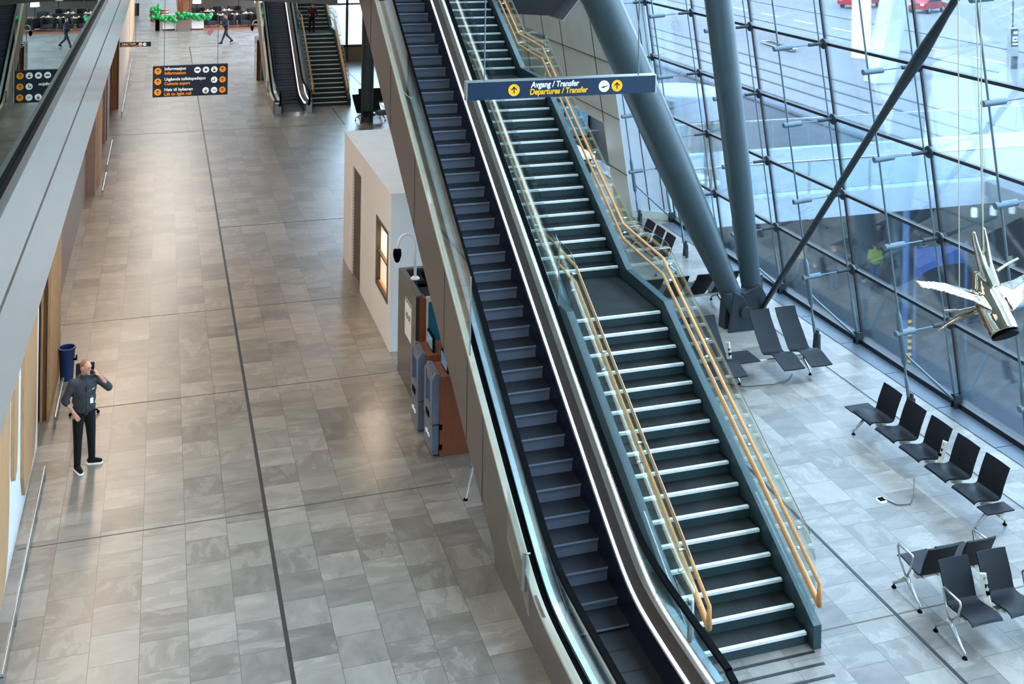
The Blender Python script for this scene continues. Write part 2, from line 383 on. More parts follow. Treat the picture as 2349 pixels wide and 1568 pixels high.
def wq(y0, y1, z0, z1, d=0.0, th=0.15):
    a = lambda z: WX - .16 * z + d
    return [(a(z0), y0, z0), (a(z0) + th, y0, z0), (a(z0) + th, y1, z0), (a(z0), y1, z0), (a(z1), y0, z1), (a(z1) + th, y0, z1), (a(z1) + th, y1, z1), (a(z1), y1, z1)]
g = G().hexa(wq(30.1, 31.45, 0, 13)).hexa(wq(31.45, 37.5, 2.55, 13)).hexa(wq(37.5, 62, 0, 13))
struct('wall_right', g, m_greyw)
g = G()
for z in (1.25, 2.92, 4.6, 6.3, 8.0):
    for y0, y1 in (((30.1, 31.45), (37.5, 62)) if z < 2.55 else ((30.1, 62),)): g.hexa(wq(y0, y1, z - .012, z + .012, -.012, .03))
for y in (31.42, 34.3, 36.2, 38.3, 42, 46):
    g.hexa(wq(y - .012, y + .012, 2.6 if 31.4 < y < 37.5 else 0.0, 13, -.012, .03))
struct('trim_5', g, m_gasket)
# shop behind the opening in the grey wall
struct('wall_shop', G().box(15.15, 31.0, 0, 15.25, 38, 3.2).box(11.5, 37.9, 0, 15.15, 38, 3.2), m_bulk)
sh = thing('departure_display', 'bank of blue lit displays inside the opening in the grey wall', 'display', (13.6, 37.7, .6))
for i in range(3):
    G().box(12.25 + i * .95, 37.6, .75, 13.12 + i * .95, 37.66, 2.0).build('screen', m_screen, sh)
G().box(12.1, 37.66, .6, 15.1, 37.8, 2.15).build('frame', m_black, sh)
G().box(12.4, 37.80, 2.15, 15.14, 37.89, 2.95).build('ceiling_panel', m_copper, label='copper coloured lit panel above the blue displays in the opening', cat='ceiling panel')
ct = thing('counter', 'white topped service counter in the shop opening behind the staircase', 'counter', (12.95, 34.9, 0))
G().box(12.3, 33.4, .95, 13.6, 36.4, 1.05).build('worktop', m_white, ct)
G().box(12.4, 33.5, 0, 13.5, 36.3, .95).build('body', m_black, ct)
# upper floor slab: angular dark front
def slab(name, P, z0, z1, m, lean=None):
    n = len(P); vs = [(x, y, z0) for x, y in P] + [(x + (lean or {}).get(i, 0), y, z1) for i, (x, y) in enumerate(P)]
    return struct(name, G().add(vs, [tuple(range(n))[::-1], tuple(range(n, 2 * n))] + [(i, (i + 1) % n, n + (i + 1) % n, n + i) for i in range(n)]), m)
slab('wall_bridge_front', [(0.5, 33.0), (4.58, 30.02), (4.58, 44), (0.5, 44)], 6.5, 8.0, m_bulk)
slab('wall_bridge_end', [(8.3, 27.28), (9.47, 26.42), (9.49, 25.53), (10.0, 26.6), (10.0, 44), (8.3, 44)], 6.5, 8.0, mat('charcoal_panel', (44, 45, 48), 0.6, 0.0, var=.05), {2: 1.25, 3: 1.1, 4: 1.1})
struct('trim_6', G().tube((9.50, 25.5, 6.49), (10.74, 25.5, 8.0), .025, n=6).tube((9.50, 25.5, 6.49), (9.47, 26.42, 6.49), .02, n=6), m_steel)
struct('floor_upper_bridge', G().box(4.6, 29.4, 6.8, 8.28, 44, 7.98), m_bulk)
# left side of the hall: upper walkway edge, balustrade and the wall below
struct('wall_left_fascia', G().box(-.85, 2, 6.83, -.75, 108, 7.47).box(-.85, 2, 7.51, -.75, 108, 7.96).box(-7.9, 2, 6.95, -.86, 108, 7.9), m_fascia)
struct('trim_7', G().box(-.86, 2, 7.46, -.765, 108, 7.52).box(-.812, 2, 7.9, -.785, 108, 7.99), m_black)
struct('trim_8', G().box(-.785, 2, 7.955, -.752, 108, 7.985), mat('dark_ledge_metal', (84, 82, 82), 0.5, 0.2))
G().box(-.828, 2, 7.97, -.814, 108, 9.15).build('glass_balustrade', g_up, label='long tinted glass balustrade reflecting the hall along the upper walkway', cat='glass balustrade')
struct('trim_9', G().box(-.828, 2, 9.15, -.814, 108, 9.17), m_steel)
struct('floor_upper_left', G().box(-7.9, 2, 7.9, -.86, 108, 7.97), m_dirt)
struct('wall_upper_left', G().box(-8.2, -6, 0, -8.0, 112, 13.5), m_greyw)
struct('wall_left_white', G().box(-2.35, 2, 0, -1.95, 20.4, 6.83), m_white)
struct('wall_left', G().box(-2.6, 23.6, 0, -2.18, 108, 6.83), m_taupe)
struct('wall_left_recess', G().box(-2.6, 20.4, 0, -2.03, 21.3, 6.83), m_dkbrown)
struct('wall_end', G().box(-8.2, 111.8, 0, 40, 112, 13.5), m_white)
struct('wall_back', G().box(-8.2, -6.2, 0, 14.6, -6, 13.5), m_greyw)
struct('ceiling', G().box(-8.2, -6.2, 13.5, 12.6, 112, 13.7), m_white)
# oak slatted columns and boxes on the left wall
def slatbox(x0, y0, x1, y1, h, label, side=True):
    t = thing('slatted_wood_column', label, 'wood column', ((x0 + x1) / 2, (y0 + y1) / 2, 0))
    G().box(x0, y0 + .03, 0, x1 - .03, y1, h).build('core', m_slat if side else m_walnut, t)
    g = G(); n = int((x1 - x0) / .075)
    for i in range(n): g.box(x0 + .075 * i, y0 - .02, 0, x0 + .075 * i + .035, y0 + .04, h)
    if side:
        n = int((y1 - y0) / .11)
        for i in range(n): g.box(x1 - .03, y0 + .11 * i, 0, x1 + .02, y0 + .11 * i + .06, h)
    g.build('slats', m_oakp, t)
    if not side: G().box(x1 - .03, y0, 0, x1, y1, h).build('side_panel', m_oakp, t)
slatbox(-2.6, 21.3, -1.86, 23.6, 6.8, 'tall brown slatted wood column behind the man on the phone')
slatbox(-2.8, 50.7, -1.75, 66.0, 5.8, 'long oak box with slatted front far along the left wall', side=False)
slatbox(-2.8, 68.5, -1.8, 80.0, 5.8, 'farthest oak box on the left wall near the top of the picture', side=False)
t = thing('wall_pier', 'pinkish metal pier with an oak edge standing before the taupe wall', 'pier', (-2.05, 37.3, 0))
G().box(-2.45, 36.6, 0, -1.93, 37.6, 6.8).build('metal_face', m_taupe, t)
G().box(-2.45, 37.62, 0, -1.86, 39.2, 6.8).build('oak_edge', m_oakp, t)
G().box(-2.52, 36.4, 0, -2.46, 36.6, 6.8).build('shadow_gap', m_black, t)
t = thing('wall_pier', 'narrow metal pier with a handrail bracket farther along the left wall', 'pier', (-2.05, 44.2, 0))
G().box(-2.45, 43.9, 0, -1.98, 44.4, 6.8).build('metal_face', m_taupe, t)
G().box(-2.45, 44.42, 0, -1.94, 46.2, 6.8).build('oak_edge', m_walnut, t)
# organic oak panels on the white wall
def blob(y0, y1, z0, z1, seed):
    random.seed(seed); pts = []
    n = 26
    for i in range(n):
        a = 2 * math.pi * i / n; ca, sa = math.cos(a), math.sin(a)
        f = 0.5 * (abs(ca) ** 5 + abs(sa) ** 5) ** (-1 / 5) * (1 + random.uniform(-.03, .03))
        pts.append(((y0 + y1) / 2 + (y1 - y0) * f * ca, (z0 + z1) / 2 + (z1 - z0) * f * sa))
    return pts
for k, (y0, y1, z0, z1, lb) in enumerate(((17.9, 19.7, .3, 4.6, 'rounded oak wall panel nearest the man, upright on the white wall'), (14.2, 16.3, .25, 4.2, 'wide rounded oak wall panel at the left picture edge'),
                                      (16.75, 17.2, 1.2, 3.6, 'slim oak wall panel between the two wide oak panels'))):
    G().extr(blob(y0, y1, z0, z1, 3 + k), 'x', -1.955, -1.90).build('oak_wall_panel', m_oakp, label=lb, cat='wall panel')
# low bumper rails
def rail(y0, y1, x, z, label, foot=.12, n=5):
    t = thing('bumper_rail', label, 'floor rail', (x, (y0 + y1) / 2, 0), 'low steel bumper rails along the left wall')
    G().tube((x, y0, z), (x, y1, z), .024, n=12).build('rail', m_steel, t, smooth=True)
    for i in range(n):
        y = lerp(y0 + .03, y1 - .03, i / (n - 1))
        G().box(x - .02, y - .03, 0, x + .02, y + .03, z - .01).build('post', m_steel, t)
rail(14.25, 19.2, -1.72, .2, 'long low steel bumper rail in the lower left corner')
rail(20.95, 22.6, -1.72, .2, 'low steel bumper rail beside the blue bin', n=3)
rail(36.3, 38.6, -1.70, .2, 'short low steel bumper rail beside the pinkish pier', n=3)
rail(48.6, 66.0, -1.55, .25, 'long low steel bumper rail beside the oak box', n=7)
rail(39.6, 43.6, -1.72, .2, 'low steel bumper rail between the two piers', n=3)
# exterior
struct('floor_outside', G().box(14.6, -20, -6.25, 46, 130, -6.0), m_pave)
struct('floor_street', G().box(26.95, -20, -.5, 190, 190, -.03).box(14.6, 130, -.5, 31, 190, -.03), m_road)
struct('wall_outside_lower', G().box(44, -20, -6, 44.2, 130, -.5), m_pave)
struct('floor_entrance', G().box(14.56, 31.4, -.5, 26.94, 60, -.02), m_pave)

# ================================================================== ESCALATOR
TI = 0.57735
def bz(y, c=.25):
    z = TI * y - 7.62; return 0.5 * (z + math.sqrt(z * z + c * c))
YS = [11.3, 11.7] + rng(12.0, 14.4, 17) + [14.8, 15.4] + rng(16.0, 27.2, 13)
def offp(ys, dz, c=.25): return [(y, bz(y, c) + dz) for y in ys]
def make_esc():
    t = thing('escalator', 'moving escalator with white light strip rising beside the near staircase', 'escalator', (5.46, 12, 0))
    lowc = lambda y: 0.0 if y < 14.93 else (TI * y - 8.4 - .17 * min(1, (y - 14.93) / 3))
    yc = [10.9, 11.8, 12.6, 13.4, 14.1, 14.925, 14.935, 15.6, 17, 19, 21, 23, 25, 27.2]
    lo = [(y, lowc(y)) for y in yc]; hi = [(y, bz(y) + .49) for y in yc]
    G().strip(lo, hi, 4.62, 4.66).build('left_cladding', m_clad, t)
    G().strip(lo, hi, 6.25, 6.29).build('right_cladding', m_clad, t)
    G().strip(lo[6:], [(a, b + .05) for a, b in lo[6:]], 4.66, 6.25).build('underside', m_clad, t)
    for y in (15.6, 16.5, 18.0, 20.4, 22.8, 25.2):
        G().box(4.612, y - .004, lowc(y) + .02, 4.62, y + .004, bz(y) + .48).build('panel_joint', m_bulk, t)
    for nm, a, b in (('left_outer_deck', 4.615, 4.71), ('right_outer_deck', 6.20, 6.295)):
        G().strip(offp(YS, .47), offp(YS, .52), a, b).build(nm, m_beige if a < 5 else m_silver, t)
    for nm, a, b in (('left_gasket', 4.71, 4.81), ('right_gasket', 6.16, 6.20)):
        G().strip(offp(YS, .40), offp(YS, .47), a, b).build(nm, m_black, t)
    for nm, a, b in (('left_side_deck', 4.81, 4.885), ('right_side_deck', 6.09, 6.16)):
        G().strip(offp(YS, .47), offp(YS, .52), a, b).build(nm, m_silver if a < 5 else m_clad, t)
    # balustrade glass, split in panes
    ysg = [10.85] + YS
    for sx_, x in (('left', 4.875), ('right', 6.105)):
        for a, b in ((0, 8), (8, 19), (19, 23), (23, 27), (27, len(ysg) - 1)):
            q = ysg[a:b + 1]; q = [q[0] + .006] + q[1:-1] + [q[-1] - .006]
            G().strip(offp(q, .50), offp(q, .97), x - .005, x + .005).build('balustrade_glass', g_clear, t)
        x0, x1 = x - .04, x + .04
        g = G().strip(offp(ysg, .965), offp(ysg, 1.01), x0, x1)
        q = [(10.86, 1.0), (10.72, .97), (10.62, .88), (10.57, .74), (10.58, .58), (10.64, .45), (10.76, .36), (10.95, .32)]
        c = (10.86, .68)
        inn = [(c[0] + (a - c[0]) * .86, c[1] + (b - c[1]) * .86) for a, b in q]
        g.strip(inn, q, x0, x1)
        g.build('handrail', m_black, t)
        G().extr([(10.86, .96), (10.70, .90), (10.62, .74), (10.62, .58), (10.75, .42), (10.95, .38), (11.0, .5), (11.0, .96)], 'x', x - .005, x + .005).build('newel_glass', g_clear, t)
    # skirts, inner decks, light strip
    G().strip(offp(YS, -.28), offp(YS, .36), 5.02, 5.05).build('left_skirt', m_skirt, t)
    G().strip(offp(YS, -.28), offp(YS, .36), 5.93, 5.96).build('right_skirt', m_skirt, t)
    def deck(xa, za, xb, zb):
        g = G(); vs = []
        for y in YS: vs += [(xa, y, bz(y) + za), (xb, y, bz(y) + zb), (xb, y, bz(y) + zb + .02), (xa, y, bz(y) + za + .02)]
        n = len(YS); fs = [(0, 1, 2, 3), (4 * n - 4, 4 * n - 1, 4 * n - 2, 4 * n - 3)]
        for i in range(n - 1):
            k = 4 * i; fs += [(k + j, k + (j + 1) % 4, k + 4 + (j + 1) % 4, k + 4 + j) for j in range(4)]
        return g.add(vs, fs)
    deck(4.885, .47, 5.03, .34).build('left_inner_deck', m_inner, t)
    deck(5.985, .36, 6.10, .48).build('right_inner_deck', m_inner, t)
    G().strip(offp(YS, .33), offp(YS, .385), 5.955, 5.985).build('light_strip', m_led, t)
    # steps
    zs = [0, 0, 0, 0, .015, .075] + [.2 * k for k in range(1, 39)]
    ys = [11.22, 11.62, 12.03, 12.41, 12.80, 13.17] + [(.2 * k + 7.62) / TI for k in range(1, 39)]
    for i in range(len(zs)):
        y, z = ys[i], max(.02, zs[i]); dz = z - (zs[i - 1] if i else 0)
        yn = ys[i + 1] + .02 if i + 1 < len(ys) else y + .37
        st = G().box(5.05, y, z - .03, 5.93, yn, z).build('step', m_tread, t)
        if dz > .01:
            pr_ = [(y, z - .002), (y - .004, z - .03)] + [(y + .02 * math.sin(q * math.pi / 2) + .012, z - .03 - (dz - .02) * q) for q in (0.1, .4, .7, 1)]
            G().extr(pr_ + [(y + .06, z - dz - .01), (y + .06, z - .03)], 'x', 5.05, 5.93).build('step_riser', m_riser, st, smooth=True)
    G().box(4.95, 10.2, 0, 6.05, 11.22, .012).build('landing_plate', m_steel, t)
    G().box(4.62, 10.9, 0, 4.95, 11.3, .45).build('left_end_housing', m_steel, t); G().box(6.0, 10.9, 0, 6.29, 11.3, .45).build('right_end_housing', m_steel, t)
    # outer glass guards with their end poles
    for x, y0 in ((4.645, 16.45), (6.27, 16.9)):
        q = [y0 + .02, 18.2, 20.6, 23.0, 25.4, 27.2]
        for a, b in zip(q[:-1], q[1:]):
            G().strip(offp([a + .006, b - .006], .53), offp([a + .006, b - .006], 1.72), x - .006, x + .006).build('guard_glass', g_clear, t)
        G().tube((x, y0, bz(y0) + .2), (x, y0, bz(y0) + 1.74), .012, n=8).build('guard_pole', m_steel, t)
    q = [13.36, 13.8, 14.32]
    G().strip(offp(q, .1), offp(q, .80), 4.60, 4.61).build('side_glass_screen', g_clear, t)
    g = G().tube((4.60, 13.55, bz(13.55) + .75), (4.60, 13.55, bz(13.55) + .25), .03, n=10)
    for z in (.28, .5, .72): g.tube((4.58, 13.55, bz(13.55) + z), (4.68, 13.55, bz(13.55) + z), .015, n=8)
    g.build('screen_clamp', m_steel, t)
    return t
esc = make_esc()
dup(esc, (5.46, 49, 0), label='distant escalator rising behind the white kiosk, left of the far staircase')
# ================================================================== STAIRCASE
KN = [(12.0, .0312), (16.66, 2.667), (18.165, 2.667), (22.87, 5.333), (24.42, 5.333), (29.15, 8.0)]
def nz(y):
    for (a, b), (c, d) in zip(KN[:-1], KN[1:]):
        if y <= c: return b + (y - a) * (d - b) / (c - a)
    return 8.0
def make_stairs():
    t = thing('staircase', 'dark steel staircase with white nosings and double oak handrails at centre', 'staircase', (7.22, 12.2, 0))
    k = 0
    for fl, (y1, z1, run) in enumerate(((12.24, .1667, .2947), (18.46, 2.834, .2937), (24.72, 5.5, .2947))):
        for i in range(16):
            y, z = y1 + run * i, z1 + .16667 * i
            last = i == 15
            st = G().box(6.44, y + .02, z - .16667, 8.02, y + .05, z - .045).build('riser', m_stair, t)
            if not last: G().box(6.44, y + .045, z - .05, 8.02, y + run + .06, z).build('tread', m_landing, t)
            G().box(6.46, y - .005, z - .035, 8.0, y + .045, z + .002).build('nosing', m_nose, t)
    G().box(6.44, 16.66 + .045, 2.60, 8.02, 18.50, 2.667).build('landing', m_landing, t)
    G().box(6.44, 22.87 + .04, 5.26, 8.02, 24.78, 5.333).build('landing', m_landing, t)
    G().box(6.44, 29.2, 7.9, 8.02, 29.5, 8.0).build('landing', m_landing, t)
    yk = [12.13, 16.62, 18.16, 22.83, 24.41, 29.2]
    for nm, x0, x1 in (('left_stringer', 6.30, 6.43), ('right_stringer', 8.03, 8.15)):
        lo = [(y, max(0, nz(y) - .36)) for y in [12.13, 12.6] + yk[1:]]
        hi = [(y, nz(y) + .20) for y in [12.13, 12.6] + yk[1:]]
        G().strip(lo, hi, x0, x1).build(nm, m_stair, t, bevel=.004)
    lo = [(y, max(.0, nz(y) - .36)) for y in [12.6] + yk[1:]]; hi = [(y, nz(y) - .24) for y in [12.6] + yk[1:]]
    G().strip(lo, hi, 6.43, 8.03).build('underside', m_stair, t)
    for x in (6.368, 8.09):
        brk = [12.2, 13.7, 15.2, 16.63, 18.16, 19.7, 21.3, 22.85, 24.42, 26.0, 27.6, 29.1]
        for a, b in zip(brk[:-1], brk[1:]):
            if a == 12.2:
                G().extr([(a, nz(a) + .2), (b - .006, nz(b) + .2), (b - .006, nz(b) + 1.16), (a + .12, nz(a + .12) + 1.16), (a, nz(a) + 1.02)], 'x', x - .008, x + .008).build('glass_panel', g_green, t)
            else:
                G().strip([(a + .006, nz(a) + .18), (b - .006, nz(b) + .18)], [(a + .006, nz(a) + 1.16), (b - .006, nz(b) + 1.16)], x - .008, x + .008).build('glass_panel', g_green, t)
        ed = [(x, y, nz(y) + 1.165) for y in (12.32, 16.63, 18.16, 22.85, 24.42, 29.1)]
        G().path(ed, .006, n=6).build('glass_edge', m_stair, t)
    yr = [11.96, 16.6, 18.25, 22.8, 24.5, 29.2]
    def hz(y): return nz(y) if y > 12.0 else .0312 + (y - 12.0) * .5656
    for sd, x in (('left', 6.45), ('right', 8.0)):
        p = [(x, y, hz(y) + .945) for y in yr][::-1] + [(x, 11.97, hz(11.97) + .68)] + [(x, y, hz(y) + .68) for y in yr[1:]]
        G().path(p, .024, n=10).build(sd + '_handrail', m_oak, t, smooth=2)
        gx = 6.368 if sd == 'left' else 8.09
        for y in (12.6, 13.9, 15.2, 16.5, 18.4, 19.9, 21.4, 22.7, 24.6, 26.0, 27.4):
            for h in (.92, .655): G().tube((x, y, hz(y) + h), (gx, y, hz(y) + h), .009, n=6).tube((gx - .02, y, hz(y) + h), (gx + .02, y, hz(y) + h), .022, n=10).build('handrail_bracket', m_steel, t)
    return t
stairs = make_stairs()
dup(stairs, (7.22, 49.2, 0), label='distant dark staircase with oak handrails where a woman walks down')
t = thing('end_post', 'round steel post between the near escalator and the staircase foot', 'post', (6.23, 12.22, 0))
G().lathe([(.042, .0), (.042, 1.05), (.036, 1.06)], (6.23, 12.02, 0), 20).build('tube', m_steel, t, smooth=True)
G().lathe([(.06, 0), (.06, .012)], (6.23, 12.02, 0), 20).build('base_flange', m_steel, t)

# ================================================================== FACADE STEELWORK
def rowname(i): return ['lowest', 'second lowest', 'third lowest', 'fourth lowest', 'fifth lowest'][i]
CN = {14.08: 'nearest bay at the right picture edge', 17.16: 'bay behind the row of five chairs', 20.24: 'bay beside the two loungers', 23.32: 'bay behind the upright column', 26.4: 'bay between the two columns', 29.35: 'farthest bay by the white wall', 11.0: 'bay beyond the right picture edge'}
st0 = None
def make_strut():
    t = thing('facade_strut', 'x', 'strut', (0, 0, 0))
    G().lathe([(.07, -.03), (.11, -.02), (.12, .0), (.11, .03), (.05, .05)], (0, 0, 0), 16).build('node_disc', m_hub, t, smooth=True)
    for v in t.children[0].data.vertices: v.co = Vector((v.co.z, v.co.y, v.co.x))
    G().tube((-.04, 0, 0), (-.36, 0, -.02), .036, n=12).build('sleeve', m_hub, t, smooth=True)
    G().tube((-.36, 0, -.02), (-.80, 0, -.05), .014, n=8).build('rod', m_rod, t, smooth=True)
    G().tube((-.78, 0, -.05), (-1.20, 0, -.08), .055, n=14).build('clamp', m_rod, t, smooth=True)
    return t
for c, y in enumerate(YC[1:]):
    for r, z in enumerate(ZR[:5]):
        if st0 is None: q = st0 = make_strut(); q.location = (fx(z) - .04, y, z)
        else: q = dup(st0, (fx(z) - .04, y, z))
        q['label'] = '%s steel strut on the glass wall, %s' % (rowname(r), CN[y]); q['group'] = 'facade struts'
def fork(g, x, y):
    g.extr([(x - .02, 0), (x + .06, 0), (x + .05, .34), (x - .01, .34)], 'y', y - .085, y - .06)
    g.extr([(x - .02, 0), (x + .06, 0), (x + .05, .34), (x - .01, .34)], 'y', y + .06, y + .085)
    g.extr([(y - .12, 0), (y - .06, 0), (y - .02, .2), (y + .02, .2), (y + .06, 0), (y + .12, 0), (y + .06, .42), (y - .06, .42)], 'x', x - .01, x + .03)
    g.tube((x - .03, y, .24), (x + .06, y, .24), .035, n=12)
tr0 = None
def make_truss():
    t = thing('tension_rod', 'x', 'tension rod', (0, 0, 0))
    ix = lambda z: -1.14 - .16 * z
    G().tube((ix(1.9), 0, 1.9), (ix(12.5), 0, 12.5), .020, n=10).build('inner_rod', m_rod, t, smooth=True)
    G().path([(ix(.95), 0, .95), (ix(1.0), 0, 1.0), (ix(1.85), 0, 1.85), (ix(1.95), 0, 1.95)], .05, 12, rr=[.03, .052, .052, .025]).build('turnbuckle', m_rod, t, smooth=True)
    G().path([(ix(.36), 0, .36), (ix(.7), 0, .7), (ix(.72), 0, .72), (ix(.97), 0, .97)], .03, 12, rr=[.034, .034, .022, .022]).build('lower_rod', m_rod, t, smooth=True)
    g = G(); fork(g, -1.16, 0); g.build('fork_foot', m_hub, t)
    G().path([(ix(1.2), 0, 1.2), (ix(1.2) + .15, 0, 1.05), (-.22, 0, .2), (-.1, 0, .08)], .02, 10, rr=[.03, .022, .03, .03]).build('brace_rod', m_rod, t, smooth=True)
    g = G().tube((-.14 - .16 * .9, 0, .9), (-.14 - .16 * 12.5, 0, 12.5), .016, n=8).path([(-.12, 0, .1), (-.16, 0, .3), (-.28, 0, .9), (-.29, 0, 1.0)], .03, 10, rr=[.02, .035, .035, .016])
    g.build('outer_rod', m_rod, t, smooth=True)
    G().box(-.20, -.06, 0, -.05, -.03, .26).box(-.20, .03, 0, -.05, .06, .26).build('base_bracket', m_hub, t)
    return t
for y in YC[:]:
    if tr0 is None: q = tr0 = make_truss(); q.location = (FX, y, 0)
    else: q = dup(tr0, (FX, y, 0))
    q['label'] = 'leaning steel tension rod with forked foot, %s' % CN[y]; q['group'] = 'facade tension rods'
# V columns
def column(name, label, p, q, prof):
    t = thing(name, label, 'column', p)
    p, q = Vector(p), Vector(q); L = (q - p).length; d = (q - p) / L
    G().path([p + d * L * f for f, r in prof], 1, 28, rr=[r for f, r in prof]).build('shaft', m_steelp, t, smooth=True)
    return t
c1 = column('raked_column', 'thick tapered steel column leaning left from the pinned base', (12.22, 21.85, .72), (6.1, 22.1, 13.5), [(0, .235), (.03, .25), (.12, .33), (.25, .40), (.45, .41), (1, .40)])
c2 = column('upright_column', 'slimmer near upright steel column rising from the pinned base', (12.85, 22.0, .55), (11.0, 22.0, 13.5), [(0, .21), (.05, .23), (.2, .28), (.45, .30), (1, .30)])
G().path([(12.14, 21.7, .85), (12.22, 21.7, .55), (12.34, 21.7, .30)], .2, 8, rr=[.2, .2, .2]).build('end_cap', m_steelp, c1)
t = thing('pinned_base', 'dark steel hinge bracket carrying both leaning columns', 'base', (12.4, 21.8, 0))
G().extr([(11.98, 0), (12.95, 0), (13.1, .55), (12.9, .9), (12.5, .75), (12.05, .95)], 'y', 21.72, 21.98).build('centre_plate', m_hub, t, bevel=.01)
G().extr([(11.98, 0), (12.62, 0), (12.62, .2), (12.5, .45), (12.35, .75), (12.1, .9)], 'y', 21.5, 21.56).build('cheek_plate', m_hub, t, bevel=.01)
G().tube((12.38, 21.44, .42), (12.38, 22.0, .42), .13, n=24).build('pin', m_hub, t, bevel=.008)
G().extr([(12.6, .2), (13.15, .2), (13.15, 1.0), (12.7, 1.0)], 'y', 22.05, 22.15).build('upright_plate', m_steelp, t, bevel=.01)
a, b = Vector((12.95, 21.75, .35)), Vector((11.3, 11.6, 10.55))
G().path([a, a.lerp(b, .12), a.lerp(b, .50), a.lerp(b, .58), a.lerp(b, .66), a.lerp(b, .73), b], .06, 16, rr=[.055, .062, .062, .075, .105, .062, .062]).build('diagonal_brace', m_hub, smooth=True, label='long dark diagonal brace crossing before the glass wall', cat='brace')
col0 = G().lathe([(.26, 0), (.26, 11), (.26, 13.4)], (8.25, 45.6, 0), 24).build('round_column', m_steelp, smooth=True, label='round grey column standing behind the white kiosk roof', cat='column')

# ================================================================== SIGNS
def disc(g, c, r, d=.004, n=28):
    k = len(g.v); g.v += [Vector((c[0] + r * math.cos(2 * math.pi * i / n), c[1] - d, c[2] + r * math.sin(2 * math.pi * i / n))) for i in range(n)]
    g.v += [Vector((v.x, c[1] + .001, v.z)) for v in g.v[k:k + n]]
    g.f += [tuple(range(k, k + n)), tuple(range(k + n, k + 2 * n))[::-1]] + [(k + i, k + (i + 1) % n, k + n + (i + 1) % n, k + n + i) for i in range(n)]
    return g
def arrow(t, c, r, m1, m2):
    p = disc(G(), c, r).build('arrow_disc', m1, t)
    x, y, z = c; y -= .006; a = r
    def st(x0, z0, x1, z1, w_):
        d = Vector((x1 - x0, 0, z1 - z0)).normalized(); n = Vector((-d.z, 0, d.x)) * w_
        return [(x + x0 * a + s1.x * a, y + yy, z + z0 * a + s1.z * a) if e else (x + x1 * a + s1.x * a, y + yy, z + z1 * a + s1.z * a) for yy in (0, .004) for e, s1 in ((1, n), (0, n), (0, -n), (1, -n))]
    g = G()
    for q in ((0, -.55, 0, .5, .09), (-.48, .02, .05, .55, .09), (.48, .02, -.05, .55, .09)):
        g.hexa(st(*q))
    g.build('arrow', m2, p)
def poly(g, c, r, pts, y=.006):
    return g.extr([(c[0] + a * r, c[2] + b * r) for a, b in pts], 'y', c[1] - y - .003, c[1] - y)
def picto(t, c, r, kind, ink):
    p = disc(G(), c, r).build('pictogram_disc', m_wink, t); g = G()
    if kind == 'plane':
        poly(g, c, r, [(-.62, -.12), (.15, -.02), (.62, .14), (.66, .06), (.2, -.14), (-.5, -.2)]); poly(g, c, r, [(-.12, -.1), (-.3, -.3), (-.18, -.3), (.14, -.06)]); poly(g, c, r, [(-.1, -.04), (-.22, .1), (-.12, .1), (.1, 0)])
    elif kind == 'bus':
        poly(g, c, r, [(-.6, -.2), (.6, -.2), (.6, .22), (-.6, .22)]); 
    elif kind in ('car', 'drop'):
        dz = -.1 if kind == 'car' else -.3
        poly(g, c, r, [(-.45, dz - .2), (.45, dz - .2), (.45, dz + .1), (.3, dz + .15), (.2, dz + .38), (-.2, dz + .38), (-.3, dz + .15), (-.45, dz + .1)])
        if kind == 'drop': poly(g, c, r, [(-.2, .4), (.3, .4), (.3, .52), (-.2, .52)]); disc(g, (c[0] - .25 * r, c[1] - .006, c[2] + .46 * r), .14 * r)
        else: poly(g, c, r, [(-.15, .36), (.15, .36), (.15, .48), (-.15, .48)])
    elif kind == 'person':
        disc(g, (c[0] + .12 * r, c[1] - .006, c[2] + .45 * r), .13 * r); poly(g, c, r, [(-.1, -.5), (.12, -.5), (.32, .25), (.05, .3)]); poly(g, c, r, [(-.6, -.4), (-.2, -.4), (-.2, .0), (-.6, .0)])
    elif kind == 'lift':
        for z0, z1 in ((-.62, -.3), (-.2, .12)): poly(g, c, r, [(-.38, z0), (.38, z0), (.38, z1), (-.38, z1)])
        poly(g, c, r, [(-.3, .25), (-.1, .25), (-.2, .48)]); poly(g, c, r, [(.1, .48), (.3, .48), (.2, .25)])
    elif kind == 'tram':
        poly(g, c, r, [(-.5, -.25), (.5, -.25), (.5, .22), (-.5, .22), (-.5, .1), (.38, .1), (.38, -.12), (-.5, -.12)])
    g.build('pictogram', ink, p)
def hang(t, x, y, z): G().tube((x, y, z), (x, y, 13.45), .008, n=6).build('hanging_wire', m_rod, t)
UX, UZ = (1, 0, 0), (0, 0, 1)
YD = 12.0
t = thing('departures_sign', 'large blue hanging sign reading Avgang / Transfer over the staircase', 'sign', (4.48, YD, 7.24))
G().box(3.315, YD, 7.245, 5.655, YD + .09, 7.452).build('panel', m_navy, t)
G().box(3.305, YD - .004, 7.448, 5.665, YD + .095, 7.462).box(3.303, YD - .004, 7.24, 3.317, YD + .095, 7.452).box(5.653, YD - .004, 7.24, 5.667, YD + .095, 7.452).build('frame', m_steel, t)
arrow(t, (3.872, YD, 7.345), .069, m_yel, m_navyd)
picto(t, (4.99, YD, 7.345), .069, 'plane', m_black)
arrow(t, (5.155, YD, 7.345), .069, m_yel, m_navyd)
text('lettering', 'Avgang / Transfer', m_wink, t, (4.075, YD, 7.366), UX, UZ, .60, .066, .026, .15)
text('lettering', 'Departures / Transfer', m_yel, t, (4.065, YD, 7.285), UX, UZ, .72, .066, .026, .15)
hang(t, 3.53, YD + .045, 7.45); hang(t, 5.45, YD + .045, 7.45)
YI = 26.7
def sx2(px): return lerp(-.185, 1.503, (px - 230) / (2150 - 230))
x0, x1, zt, zb = -.185, 1.50, 5.50, 4.775
